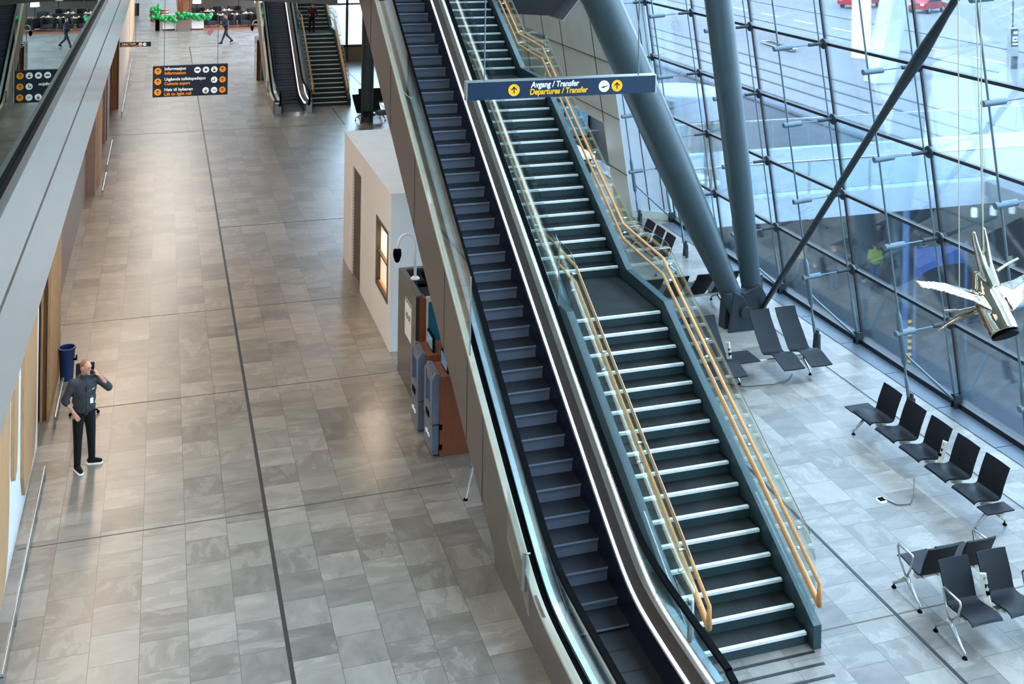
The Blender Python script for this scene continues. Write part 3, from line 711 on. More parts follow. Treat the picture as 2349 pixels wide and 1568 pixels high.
t = thing('information_sign', 'dark blue three row hanging sign reading Informasjon over the open floor', 'sign', ((x0 + x1) / 2, YI, zb))
G().box(x0, YI, zb, x1, YI + .1, zt).build('panel', m_navyd, t)
G().box(x0 - .012, YI - .003, zb, x0, YI + .1, zt).build('end_trim', m_beige, t); G().box(x1, YI - .003, zb, x1 + .012, YI + .1, zt).build('end_trim', m_beige, t)
for r, (wt, yt, wl, yl, ics) in enumerate((('Informasjon', 'Information', 540, 540, ('bus', 'car', 'drop')), ('Utgående tollekspedisjon', 'Customs export', 1045, 650, (None, None, 'person')), ('Heis til bybanen', 'Lift to light rail', 720, 680, (None, 'lift', 'tram')))):
    zc = zt - .12 - r * .243
    k = (x1 - x0) / 1920.0
    arrow(t, (x0 + 130 * k, YI, zc), 88 * k, m_org, m_navyd)
    text('lettering', wt, m_wink, t, (x0 + 300 * k, YI, zc + .018), UX, UZ, wl * k, .068, .022)
    text('lettering', yt, m_org, t, (x0 + 300 * k, YI, zc - .085), UX, UZ, yl * k, .068, .022)
    for j, ic in enumerate(ics):
        if ic: picto(t, (x0 + (1135 + 217 * j) * k, YI, zc), 84 * k, ic, m_navyd)
    arrow(t, (x0 + 1785 * k, YI, zc), 84 * k, m_org, m_navyd)
hang(t, x0 + .25, YI + .05, zt); hang(t, x1 - .23, YI + .05, zt)
YF = 40.0
t = thing('small_departures_sign', 'small dark blue departures sign hanging at the left wall far away', 'sign', (-.85, YF, 4.15))
G().box(-1.37, YF, 4.15, -.35, YF + .08, 4.31).build('panel', m_navyd, t)
text('lettering', 'Avgang / Transfer', m_wink, t, (-1.3, YF, 4.235), UX, UZ, .46, .05, .01)
text('lettering', 'Departures / Transfer', m_org, t, (-1.32, YF, 4.165), UX, UZ, .56, .05, .01)
picto(t, (-.70, YF, 4.23), .06, 'lift', m_navyd); picto(t, (-.56, YF, 4.23), .06, 'plane', m_navyd)
hang(t, -.86, YF + .04, 4.31)

# ================================================================== KIOSK, CABINET, MACHINES
t = thing('kiosk', 'white box kiosk with dark roller shutter and lit window beside the escalator', 'kiosk', (5.9, 25.7, 0))
KX = 4.62
def wall_holes(g, x0, x1, y0, y1, z1, holes):
    ys = sorted({y0, y1, *[h[0] for h in holes], *[h[1] for h in holes]})
    for a, b in zip(ys[:-1], ys[1:]):
        zz = [(0, z1)]
        for h in holes:
            if a >= h[0] - 1e-6 and b <= h[1] + 1e-6: zz = [q for q in ((0, h[2]), (h[3], z1)) if q[1] - q[0] > .001]
        for p, q in zz: g.box(x0, a, p, x1, b, q)
    return g
wall_holes(G(), KX, KX + .12, 22.55, 28.75, 3.28, [(22.84, 24.15, .92, 2.40), (26.2, 27.75, 0, 2.75)]).build('side_wall', m_white, t)
G().box(KX + .12, 22.55, 0, 7.3, 22.67, 3.28).build('front_wall', m_white, t)
G().box(KX + .12, 28.63, 0, 7.3, 28.75, 3.28).box(7.18, 22.67, 0, 7.3, 28.63, 3.28).build('rear_wall', m_white, t)
G().box(KX - .015, 22.535, 3.28, 7.31, 28.765, 3.31).build('roof', m_white, t)
sh = G()
for i in range(34): sh.extr([(KX + .07, .02 + i * .08), (KX + .05, .05 + i * .08), (KX + .07, .09 + i * .08), (KX + .09, .09 + i * .08), (KX + .09, .02 + i * .08)], 'y', 26.2, 27.5)
sh.build('roller_shutter', m_dkbrown, t)
G().box(KX + .02, 27.5, 0, KX + .11, 27.75, 2.75).build('shutter_jamb', m_white, t)
wf = G().box(KX - .012, 22.82, .90, KX + .11, 22.90, 2.42).box(KX - .012, 24.08, .90, KX + .11, 24.17, 2.42).box(KX - .012, 22.9, 2.34, KX + .11, 24.08, 2.42).box(KX - .012, 22.9, .90, KX + .11, 24.08, 1.0).box(KX + .02, 22.9, 1.62, KX + .08, 24.08, 1.67).build('window_frame', m_dkbrown, t)
G().box(KX + .085, 22.9, 1.0, KX + .095, 24.08, 2.34).build('pane', m_lampw, wf)
G().box(KX + .03, 23.0, 1.0, KX + .08, 24.0, 1.02).build('inner_shelf', m_oak, wf)
def cabinet(dy, lb):
    t = thing('display_cabinet', lb[0], 'cabinet', (5.2, 20.9 + dy, 0))
    y0, y1 = 20.05 + dy, 21.65 + dy
    G().box(4.60, y0, 0, 4.66, y1, 2.02).build('side_panel', m_mglass, t)
    G().box(4.66, y0 + .02, .02, 4.80, y0 + .3, 1.98).build('side_post', m_walnut, t)
    G().box(4.66, y1 - .05, 0, 5.9, y1, 2.02).build('back_panel', m_dkbrown, t)
    G().box(4.84, y0 + .02, .0, 5.9, y0 + .07, 1.92).build('front_panel', m_teal, t)
    G().box(4.80, y0 + .0, .0, 4.84, y0 + .09, 2.0).box(4.84, y0 + .0, 1.92, 5.9, y0 + .09, 2.0).build('front_frame', m_beige, t)
    G().box(4.60, y0, 2.02, 4.72, y1, 2.06).box(4.72, y1 - .12, 2.02, 5.9, y1, 2.06).build('top_trim', m_clad, t)
    g = G().box(4.85, 20.9 + dy, 1.9, 5.9, 21.05 + dy, 1.97).box(5.05, y0 + .1, 1.9, 5.2, y1 - .1, 1.97); g.build('rack', m_black, t)
    p = G().box(4.592, 20.42 + dy, 1.02, 4.60, 20.98 + dy, 1.72).build('poster', m_white, t)
    G().box(4.590, 20.42 + dy, 1.68, 4.592, 20.98 + dy, 1.72).build('poster_header', m_green, p)
    for q in range(6): G().box(4.590, 20.50 + dy + q * .07, 1.36 + .02 * (q % 2), 4.592, 20.54 + dy + q * .07, 1.50 - .015 * (q % 3)).build('poster_mark', m_bulk, p)
    G().box(5.05, y0 + .005, 1.55, 5.3, y0 + .02, 1.72).build('notice', m_beige, t)
    c = thing('security_camera', lb[1], 'security camera', (4.78, 20.95 + dy, 2.06))
    pts = [(4.78, 20.95 + dy, 2.06), (4.78, 20.95 + dy, 2.75)] + [(4.78 - .17 + .17 * math.cos(a), 20.95 + dy - .0, 2.75 + .2 * math.sin(a)) for a in rng(0.2, math.pi, 9)] + [(4.42, 20.95 + dy, 2.66)]
    G().path(pts, .028, n=12).build('gooseneck_pole', m_white, c, smooth=2)
    G().lathe([(.09, 0), (.09, .02), (.05, .05)], (4.78, 20.95 + dy, 2.06), 18).build('mount', m_white, c, smooth=True)
    G().lathe([(.03, .0), (.075, -.02), (.085, -.10), (.08, -.14), (.07, -.17), (.05, -.24), (.02, -.27)][::-1], (4.42, 20.95 + dy, 2.68), 18).build('dome', m_black, c, smooth=True)
    return t
cabinet(0, ('dark display cabinet with poster and teal front standing behind the two machines', 'black dome camera on a white gooseneck pole above the dark cabinet'))
cabinet(36.6, ('distant dark display cabinet left of the far escalator', 'distant dome camera on its gooseneck pole left of the far escalator'))
def machine(x, y, h, lb, tab):
    t = thing('self_service_machine', lb, 'machine', (x + .5, y + .35, 0))
    w = .62
    G().box(x + .14, y, 0, x + 1.0, y + w, h).build('cabinet', m_walnut, t, bevel=.006)
    G().extr([(x, .55), (x + .14, .55), (x + .14, h + .03), (x + .06, h + .05), (x, h - .05)], 'y', y + .02, y + .12).build('fascia_side', m_grey, t, bevel=.006)
    G().extr([(x, .55), (x + .14, .55), (x + .14, h + .03), (x + .06, h + .05), (x, h - .05)], 'y', y + w - .12, y + w - .02).build('fascia_side', m_grey, t, bevel=.006)
    G().box(x + .02, y + .12, h - .16, x + .14, y + w - .12, h + .03).build('fascia_top', m_grey, t)
    G().box(x + .08, y + .12, .8, x + .13, y + w - .12, h - .16).build('screen', m_screen, t)
    G().box(x + .0, y + .10, .55, x + .13, y + w - .1, .80).box(x + .01, y + .02, .04, x + .13, y + w - .02, .53).build('lower_door', m_grey, t, bevel=.006)
    G().box(x - .012, y + .2, .60, x, y + w - .2, .70).build('card_slot', m_black, t)
    for z in (.12, .46): G().box(x + .13, y - .015, z, x + .18, y + .002, z + .09).build('hinge', m_black, t)
    text('lettering', 'olo', m_wink, t, (x - .0, y + w - .16, .27), (0, -1, 0), (0, 0, 1), .30, .10, .012)
    b = G()
    a = Euler((0, 0, 0))
    tt = thing('tablet_terminal', tab, 'terminal', (x + .35, y + .3, h))
    G().extr([(y + .06, h + .02), (y + .10, h + .0), (y + w - .12, h + .0), (y + w - .08, h + .02), (y + w - .08, h + .26), (y + w - .12, h + .29), (y + .1, h + .29), (y + .06, h + .26)], 'x', x + .28, x + .315).build('body', m_black, tt, bevel=.006)
    G().box(x + .272, y + .11, h + .04, x + .28, y + w - .13, h + .25).build('display', m_screen, tt)
machine(4.46, 18.12, 1.36, 'nearer grey and brown self service machine half hidden by the escalator', 'black tablet terminal on top of the nearer machine')
machine(4.42, 19.02, 1.36, 'farther grey and brown self service machine beside the dark cabinet', 'black tablet terminal on top of the farther machine')
t = thing('folding_stand', 'thin steel legs of a folding stand beside the escalator base', 'stand', (4.9, 17.2, 0))
G().path([(4.68, 16.72, .01), (4.98, 17.1, .62), (5.05, 17.2, .9)], .012, n=8).build('front_leg', m_steel, t)
G().path([(5.02, 17.62, .01), (4.92, 17.3, .62), (5.05, 17.2, .9)], .012, n=8).build('rear_leg', m_steel, t)
G().lathe([(.04, 0), (.03, .02)], (4.68, 16.72, 0), 12).build('foot', m_black, t)

# ================================================================== SEATING
def shell(g, prof, x0, x1, th=.022, dish=.0):
    n = len(prof); up_ = []
    for i, (y, z) in enumerate(prof):
        a = prof[max(0, i - 1)]; b = prof[min(n - 1, i + 1)]; d = math.hypot(b[0] - a[0], b[1] - a[1]); up_.append((y - (b[1] - a[1]) / d * th, z + (b[0] - a[0]) / d * th))
    m = 7; vs = []
    for (y, z), (yu, zu) in zip(prof, up_):
        for layer in ((y, z), (yu, zu)):
            for j in range(m):
                s_ = 2 * j / (m - 1) - 1; c_ = (1 - s_ * s_) * dish
                vs.append((lerp(x0, x1, j / (m - 1)), layer[0] + (c_ if zu != z and abs(yu - y) > .01 else 0), layer[1] - (c_ * .6 if abs(yu - y) <= .01 else 0)))
    fs = []; R = 2 * m
    for i in range(n - 1):
        for j in range(m - 1):
            a = i * R + j; fs.append((a, a + 1, a + R + 1, a + R)); b = a + m; fs.append((b, b + R, b + R + 1, b + 1))
        for j in (0, m - 1):
            a = i * R + j; fs.append((a, a + R, a + R + m, a + m))
    for i in (0, n - 1):
        for j in range(m - 1):
            a = i * R + j; fs.append((a, a + m, a + m + 1, a + 1))
    return g.add(vs, fs)
CH = [(.0, .395), (.02, .42), (.08, .435), (.22, .42), (.36, .395), (.44, .395), (.49, .42), (.515, .48), (.545, .58), (.60, .72), (.665, .865)]
LO = [(.0, .325), (.12, .355), (.30, .415), (.42, .445), (.50, .44), (.66, .375), (.78, .33), (.86, .35), (.93, .42), (1.05, .56), (1.20, .72), (1.32, .86), (1.40, 1.0)]
def legset(g1, x, yb, zb, yf, yr):
    g1.path([(x, yb, zb), (x, yb - .05, zb - .06), (x, yf + .05, .10), (x, yf, .07), (x, yf, .02)], .02, 10, rr=[.035, .032, .018, .015, .012])
    g1.path([(x, yb, zb), (x, yb + .05, zb - .06), (x, yr - .06, .12), (x, yr, .08), (x, yr, .02)], .02, 10, rr=[.035, .032, .018, .015, .012])
def arm(t, x):
    G().path([(x, .30, .30), (x, .16, .46), (x, .11, .62), (x, .13, .66), (x, .42, .67), (x, .44, .64), (x, .38, .45), (x, .31, .32)], .014, n=10).build('armrest', m_steel, t, smooth=2)
def bench(label, loc, rz, seats, legs, tables=(), arms=(), posts=(), lounge=False, group='beam seating in the waiting area', wd=.47):
    t = thing('beam_seating', label, 'bench', (0, 0, 0), group)
    pf = LO if lounge else CH; yb = .66 if lounge else .31; zb = .26 if lounge else .31
    xs = list(legs)
    for x in seats: shell(G(), pf, x, x + wd, dish=.012).build('seat_shell', m_seat, t, smooth=True)
    for x in tables:
        y0 = .40 if lounge else .0; G().box(x[0], y0, .385, x[1], y0 + (.53 if lounge else .5), .405).build('side_table', m_seat, t, bevel=.003)
    allx = list(seats) + [q[0] for q in tables] + [s + wd for s in seats] + [q[1] for q in tables]
    G().box(min(allx) + .05, yb - .035, zb - .03, max(allx) - .05, yb + .035, zb + .03).build('beam', m_beige, t)
    for x in legs:
        g = G(); legset(g, x, yb, zb, .03 if not lounge else .38, .58 if not lounge else .96); lg = g.build('leg', m_steel, t, smooth=2)
        yf, yr = ((.03, .58) if not lounge else (.38, .96))
        G().lathe([(.035, 0), (.03, .015), (.012, .03)], (x, yf, 0), 14).lathe([(.035, 0), (.03, .015), (.012, .03)], (x, yr, 0), 14).build('foot_pad', m_black, lg)
    g = G()
    for x in seats: g.box(x + .1, yb - .1, zb + .0, x + .13, yb + .1, zb + .085).box(x + wd - .13, yb - .1, zb + .0, x + wd - .1, yb + .1, zb + .085)
    if not lounge: g.build('seat_bracket', m_steel, t)
    for x in arms: arm(t, x)
    for x in posts:
        p = G().path([(x, yb - .02, zb + .02), (x, yb + .06, zb + .16), (x, yb + .13, zb + .42)], .03, 4, rr=[.05, .055, .055]).build('power_post', m_beige, t)
        for q in range(3):
            yy_, zz_ = yb + .045 + .032 * q, zb + .2 + .075 * q; G().box(x - .022, yy_ - .03, zz_, x + .022, yy_ + .01, zz_ + .045).build('socket', m_black, p)
    t.location = loc; t.rotation_euler = (0, 0, rz); return t
H_ = math.pi / 2
bench('row of five black seats along the window with an end table on each side', (11.88, 17.06, 0), -H_, [.26 + .645 * k for k in range(5)], (.24, 3.33), ((0, .235), (3.385, 3.62)), posts=(2.14,), wd=.50)
bench('two black seats facing the camera with armrests at the right picture edge', (9.80, 11.41, 0), 0, [.07, .68], (-.01, 1.25), arms=(-.015, 1.255), posts=(.61,))
bench('two black seats turned to the windows, back to back with the nearest pair', (11.08, 12.95, 0), math.pi, [.07, .69], (-.01, 1.24), arms=(-.015, 1.245))
bench('four tall black loungers facing the camera with a small table in their middle', (9.84, 18.80, 0), 0, [.03, .60, 1.87, 2.49], (1.10, 2.70), ((1.09, 1.58),), posts=(1.05,), lounge=True, wd=.47)
bench('four tall black loungers seen from behind, beyond the column base', (12.75, 23.80, 0), math.pi, [.0, .62, 1.28, 1.92], (.18, 1.9), lounge=True, wd=.45)
bench('three black seats with armrests seen through the stair glass', (11.96, 27.75, 0), -H_, [.62 + .61 * k for k in range(3)], (.55, 2.48), ((0.05, .42),), arms=(.56, 1.19, 2.46), wd=.48)
bench('distant black seats under the grey column beyond the kiosk', (8.35, 47.7, 0), 0, [.0, .6, 1.2], (0, 1.7), wd=.5)
bench('distant black lounger facing the far staircase glass wall', (8.0, 44.9, 0), .2, [.0, .6], (0, 1.1), lounge=True, wd=.5)
bench('dark seats turned away behind the loungers, below the stair landing', (9.3, 27.6, 0), math.pi, [.0, .6], (0, 1.1), wd=.5)
for (x, y, lb) in ((11.05, 14.85, 'small open floor socket near the row of five seats'), (11.0, 22.55, 'small white floor socket beside the pinned base')):
    t = thing('floor_socket', lb, 'floor socket', (x, y, 0))
    G().lathe([(.09, 0), (.085, .012)], (x, y, 0), 20).build('ring', m_white, t); G().box(x - .045, y - .04, .012, x + .045, y + .04, .03).build('lid', m_black, t)
G().path([(11.1, 14.85, .012), (11.2, 14.65, .012), (11.4, 14.6, .02), (11.62, 14.8, .03), (11.75, 14.95, .2)], .008, n=6).build('power_cable', m_bulk, smooth=2, label='thin cable from the floor socket to the row of five seats', cat='cable')
G().path([(10.6, 19.3, .012), (11.0, 19.05, .012), (11.6, 18.98, .012), (12.0, 19.1, .012), (12.2, 19.3, .012)], .008, n=6).build('power_cable', m_joint2, smooth=2, label='thin cable lying on the floor under the four loungers', cat='cable')

# ================================================================== PEOPLE
def fuse(g, voxel, name, m, parent, smooth=6):
    me = bpy.data.meshes.new('t'); me.from_pydata(g.v, [], g.f)
    b = bmesh.new(); b.from_mesh(me); bmesh.ops.recalc_face_normals(b, faces=b.faces); b.to_mesh(me); b.free()
    o = bpy.data.objects.new('t', me); COL.objects.link(o)
    r = o.modifiers.new('r', 'REMESH'); r.mode = 'VOXEL'; r.voxel_size = voxel; r.adaptivity = 0
    if smooth: s_ = o.modifiers.new('s', 'SMOOTH'); s_.factor = .5; s_.iterations = smooth
    m2 = bpy.data.meshes.new_from_object(o.evaluated_get(bpy.context.evaluated_depsgraph_get()))
    bpy.data.objects.remove(o); m2.materials.clear(); m2.materials.append(m)
    o0 = org(parent)
    for v in m2.vertices: v.co -= o0
    for p in m2.polygons: p.use_smooth = True
    q = bpy.data.objects.new(name, m2); COL.objects.link(q); q.parent = parent; return q
def cap(g, p, q, r1, r2):
    g.tube(p, q, r1, r2, n=12); g.sph(p, r1, 12, 7); g.sph(q, r2, 12, 7)
def hand(g, w_, d, n, side, curl=.35, s=1.0):
    # palm along d, palm normal n, five fingers with two bends and a thumb leaving the side near the wrist
    d = Vector(d).normalized(); n = Vector(n).normalized(); l = d.cross(n).normalized() * side; w_ = Vector(w_)
    c = w_ + d * .045 * s
    for k in (-1, 0, 1): cap(g, w_ + l * .012 * k, w_ + d * .085 * s + l * .024 * k, .016 * s, .014 * s)
    for k, L in enumerate((.070, .080, .075, .060)):
        b0 = w_ + d * .088 * s + l * (.030 - .020 * k) * s
        d1 = (d + n * curl).normalized(); d2 = (d + n * curl * 2.6).normalized(); b1 = b0 + d1 * L * .5 * s; b2 = b1 + d2 * L * .5 * s
        cap(g, b0, b1, .0085 * s, .008 * s); cap(g, b1, b2, .008 * s, .0065 * s)
    t0 = w_ + d * .025 * s + l * .030 * s; t1 = t0 + (d * .7 + l * .6 + n * .3).normalized() * .035 * s; t2 = t1 + (d * .95 + n * .5).normalized() * .030 * s
    cap(g, t0, t1, .011 * s, .010 * s); cap(g, t1, t2, .010 * s, .008 * s)
def person(label, loc, rz, J, cols, vox=.02, scale=1.0, hair='short', group=None, sleeve=1.0, coat=0.0, turn=0.0, extras=None):
    t = thing('person', label, 'person', (0, 0, 0), group)
    V = {k: Vector(v) for k, v in J.items()}
    pel, che, nk, hd = V['pelvis'], V['chest'], V['neck'], V['head']
    R = Euler((V['headrot'].x, V['headrot'].y, V['headrot'].z)).to_matrix()
    g = G()
    g.sph(pel, (.14, .09, .10)); g.sph(che, (.165, .105, .20)); cap(g, pel, che, .12, .13)
    cap(g, che + Vector((0, 0, .12)), nk, .085, .055); cap(g, nk, hd - R @ Vector((0, -.01, .07)), .054, .052)
    for s_ in 'LR':
        cap(g, che + (V['sh' + s_] - che) * .6, V['sh' + s_], .075, .058)
        cap(g, V['sh' + s_], V['el' + s_], .052, .042); cap(g, V['el' + s_], V['wr' + s_], .042, .028)
        cap(g, V['hip' + s_], V['kn' + s_], .085, .056); cap(g, V['kn' + s_], V['an' + s_], .056, .038)
        cap(g, V['an' + s_] + Vector((0, 0, -.03)), V['toe' + s_], .038, .028)
        hd_, hn = V['wr' + s_] - V['el' + s_], V['pn' + s_]
        hand(g, V['wr' + s_], hd_, hn, 1 if s_ == 'L' else -1)
    # head
    def hp(x, y, z): return hd + R @ Vector((x, y, z))
    g.sph(hd, (.076, .096, .112), 18, 12, tuple(V['headrot'])); g.sph(hp(0, -.028, -.055), (.056, .066, .062), 14, 8, tuple(V['headrot']))
    g.sph(hp(0, -.085, -.098), (.024, .018, .02)); cap(g, hp(0, -.092, .012), hp(0, -.108, -.026), .008, .0125)
    g.sph(hp(0, -.086, .03), (.05, .016, .012), 12, 6, tuple(V['headrot']))
    g.sph(hp(0, -.088, -.062), (.026, .012, .011), 12, 6, tuple(V['headrot']))
    for s_ in (-1, 1): g.sph(hp(.077 * s_, .004, -.01), (.010, .020, .032), 10, 6, tuple(V['headrot']))
    fuse(g, vox * .6 if vox > .015 else .0085, 'body', m_skin, t, 3)
    g = G()
    for s_ in (-1, 1): g.sph(hp(.030 * s_, -.088, .012), (.012, .007, .006), 10, 6)
    g.build('eyes', m_dhair, t)
    cs = cols
    g = G()                                            # trousers
    g.sph(pel, (.170, .118, .13)); 
    for s_ in 'LR':
        cap(g, V['hip' + s_], V['kn' + s_], .098, .072); cap(g, V['kn' + s_], V['an' + s_] + Vector((0, 0, .02)), .070, .056)
    fuse(g, vox, 'trousers', cs[1], t, 3)
    g = G()                                            # top
    wa = pel + Vector((0, 0, .02)); g.sph(che, (.205, .138, .22)); g.tube(wa, che, .155, .165, n=16); g.sph(wa, (.196, .145, .10 + coat)); g.sph((wa + che) / 2, (.196, .142, .18))
    cap(g, che + Vector((0, 0, .13)), nk - Vector((0, 0, .02)), .10, .075)
    for s_ in 'LR':
        e = V['el' + s_]; cap(g, che + (V['sh' + s_] - che) * .5 + Vector((0, 0, .04)), V['sh' + s_], .09, .075)
        cap(g, V['sh' + s_], e, .073, .064)
        if sleeve > 1: cap(g, e, e.lerp(V['wr' + s_], .92), .060, .042)
        elif sleeve > .5: cap(g, e, e.lerp(V['wr' + s_], .22), .064, .058)
    fuse(g, vox, 'jacket', cs[0], t, 3)
    g = G()
    if hair == 'short':
        g.sph(hp(0, .018, .026), (.0775, .088, .094), 18, 10, tuple(V['headrot'])); fuse(g, .01, 'hair', cs[3], t, 2)
    else:
        g.sph(hp(0, .022, .028), (.088, .098, .106), 18, 10, tuple(V['headrot'])); g.sph(hp(0, .07, -.08), (.085, .05, .14)); g.sph(hp(.07, .02, -.08), (.028, .05, .12)); g.sph(hp(-.07, .02, -.08), (.028, .05, .12))
        fuse(g, .014, 'hair', cs[3], t, 2)
    for s_ in 'LR':
        a, b = V['an' + s_], V['toe' + s_]; d = (b - a); d.z = 0; d.normalize()
        g = G(); cap(g, a + Vector((0, 0, -.03)) - d * .03, a + Vector((0, 0, -.035)) + d * .04, .052, .050); cap(g, a + Vector((0, 0, -.035)) + d * .04, Vector((b.x, b.y, b.z + .012)), .048, .036)
        sh_ = fuse(g, .014, 'shoe', cs[2], t, 2)
        if len(cs) > 4:
            g = G(); a2 = Vector((a.x, a.y, min(a.z, b.z) - .0)); z0 = min(v.co.z for v in sh_.data.vertices); l = Vector((-d.y, d.x, 0))
            pts = [a2 - d * .085 + l * .02, a2 - d * .05 + l * .048, a2 + d * .06 + l * .048, b + d * .015 + l * .04, b + d * .045, b + d * .015 - l * .04, a2 + d * .06 - l * .048, a2 - d * .05 - l * .048, a2 - d * .085 - l * .02]
            g.extr([(p.x, p.y) for p in pts], 'z', z0 - .004, z0 + .022).build('sole', cs[4], sh_)
    if extras: extras(t, V, hp)
    t.location = loc; t.rotation_euler = (0, 0, rz); t.scale = (scale,) * 3
    return t
STAND = dict(pelvis=(0, 0, .98), chest=(0, 0, 1.30), neck=(0, -.01, 1.53), head=(0, -.025, 1.675), headrot=(0, 0, 0),
             hipL=(.09, 0, .92), hipR=(-.09, 0, .92), knL=(.11, -.02, .50), knR=(-.11, -.02, .50), anL=(.12, .02, .09), anR=(-.12, .02, .09), toeL=(.14, -.14, .035), toeR=(-.14, -.14, .035),
             shL=(.19, 0, 1.44), shR=(-.19, 0, 1.44), elL=(.25, .03, 1.16), elR=(-.25, .03, 1.16), wrL=(.25, -.08, .93), wrR=(-.25, -.08, .93), pnL=(-1, 0, 0), pnR=(1, 0, 0))
def man_extras(t, V, hp):
    g = G(); g.sph(Vector((0, .075, 1.47)), (.115, .075, .07)); cap(g, Vector((.09, .02, 1.49)), Vector((0, -.085, 1.44)), .028, .024); cap(g, Vector((-.09, .02, 1.49)), Vector((0, -.085, 1.44)), .028, .024)
    fuse(g, .012, 'hood', m_hood, t, 3)
    G().box(-.002, -.166, .93, .004, -.118, 1.40).build('zip', m_bulk, t)
    b = G().box(.055, -.150, 1.10, .105, -.143, 1.185).build('badge', m_wink, t); G().box(.074, -.146, 1.185, .086, -.138, 1.23).build('badge_clip', m_steel, b)
    G().extr([(.085, 1.325), (.10, 1.315), (.135, 1.34), (.10, 1.328)], 'y', -.136, -.130).build('chest_mark', m_wink, t)
    g = G()
    for s_ in (-1, 1): g.path([(.04 * s_, -.146, 1.10), (.10 * s_, -.140, .98)], .004, n=6)
    g.build('pocket_seam', m_jean, t)
mj = dict(STAND); mj.update(anL=(.15, .04, .09), toeL=(.27, -.03, .035), knL=(.12, -.01, .50), anR=(-.11, -.05, .09), toeR=(-.10, -.22, .035), knR=(-.105, -.04, .50), shL=(.20, .0, 1.45), elL=(.37, -.10, 1.27), wrL=(.215, -.075, 1.50),
      elR=(-.30, .03, 1.18), wrR=(-.19, -.10, .985), pnL=(-.8, .3, 0), pnR=(.2, .6, -.2), head=(.01, -.03, 1.675), headrot=(.12, .06, .55))
person('person in charcoal hoodie and black jeans talking on a phone', (-1.15, 19.44, 0), math.radians(20), mj, (m_hood, m_jean, m_jean, m_hair, m_wink), vox=.014, scale=1.0, extras=man_extras)
p = thing('mobile_phone', 'black mobile phone held to the ear of the person in the hoodie', 'phone', (0, 0, 0))
G().box(-.006, -.036, -.072, .004, .036, .072).build('case', m_black, p, bevel=.004); G().box(.004, -.031, -.066, .005, .031, .066).build('screen', m_dark, p)
_rz = math.radians(20); _v = Vector((.135, -.052, 1.605)); p.location = (-1.15 + _v.x * math.cos(_rz) - _v.y * math.sin(_rz), 19.44 + _v.x * math.sin(_rz) + _v.y * math.cos(_rz), _v.z); p.rotation_euler = (.05, -.42, _rz - .1)
wk = dict(STAND); wk.update(knL=(.10, -.16, .52), anL=(.11, -.33, .09), toeL=(.12, -.49, .04), knR=(-.10, .08, .50), anR=(-.11, .40, .16), toeR=(-.11, .30, .05), elL=(.24, -.10, 1.20), wrL=(.22, -.32, 1.12), elR=(-.24, .0, 1.18), wrR=(-.22, -.22, 1.02))
def walk_extras(t, V, hp):
    pass
m_navyc = mat('navy_suit_cloth', (22, 28, 50), 0.8, var=.1, scale=20); m_maroon = mat('maroon_knit', (62, 28, 42), 0.85, var=.15, scale=30)
m_hiv = mat('hi_vis_vest', (168, 186, 40), 0.7, var=.1); m_yj = mat('yellow_rain_jacket', (214, 164, 40), 0.6, var=.1); m_bj = mat('blue_denim', (50, 84, 128), 0.8, var=.15, scale=20); m_gj = mat('slate_coat', (62, 66, 80), 0.8, var=.1); m_pink = mat('pink_carrier_bag', (176, 108, 120), 0.6, var=.1)
person('distant person in a navy suit walking past the cafe', (3.86, 70.9, 0), math.radians(-75), wk, (m_navyc, m_navyc, m_black, m_dhair), sleeve=2)
bg_ = thing('carrier_bag', 'pink carrier bag swinging behind the walking person in navy', 'bag', (3.0, 70.9, .75))
G().extr([(2.72, .62), (2.86, .50), (3.10, .78), (3.06, 1.02), (2.94, 1.0), (2.74, .80)], 'y', 70.84, 70.96).build('bag_body', m_pink, bg_); G().path([(3.02, 70.9, 1.0), (3.3, 70.9, 1.2), (3.5, 70.88, 1.14)], .015, n=6).build('bag_handle', m_pink, bg_)
wd = dict(STAND); wd.update(chest=(0, -.07, 1.25), neck=(0, -.14, 1.46), head=(.01, -.20, 1.60), shL=(.19, -.08, 1.39), shR=(-.19, -.08, 1.39), knL=(.10, -.08, .52), headrot=(.25, 0, .2), elL=(.27, -.02, 1.18), wrL=(.33, -.10, .98), elR=(-.24, .02, 1.16), wrR=(-.18, -.16, 1.10))
person('person in a maroon cardigan coming down the distant staircase', (7.02, 54.25, 2.667), 0, wd, (m_maroon, m_jean, m_black, m_dhair), sleeve=2, hair='long', coat=.05, scale=.82)
person('person outside the glass in a hi-vis vest and blue jeans', (27.43, 37.5, -6.0), math.radians(150), STAND, (m_hiv, m_bj, m_black, m_dhair), sleeve=.4)
person('person outside the glass wearing a yellow jacket', (24.9, 38.9, -6.0), math.radians(200), STAND, (m_yj, m_gj, m_black, m_dhair), sleeve=2)
person('person in a slate coat outside, walking right of the yellow jacket', (23.8, 36.2, -6.0), math.radians(170), wk, (m_gj, m_jean, m_black, m_dhair), sleeve=2, coat=.1)
person('person in dark top and jeans outside, left of the hi-vis vest', (25.6, 37.6, -6.0), math.radians(190), STAND, (m_gj, m_bj, m_black, m_hair), sleeve=2)
person('person in dark clothes outside, nearest the facade glass of the group', (24.6, 34.3, -6.0), math.radians(120), wk, (m_gj, m_jean, m_black, m_dhair), sleeve=2)

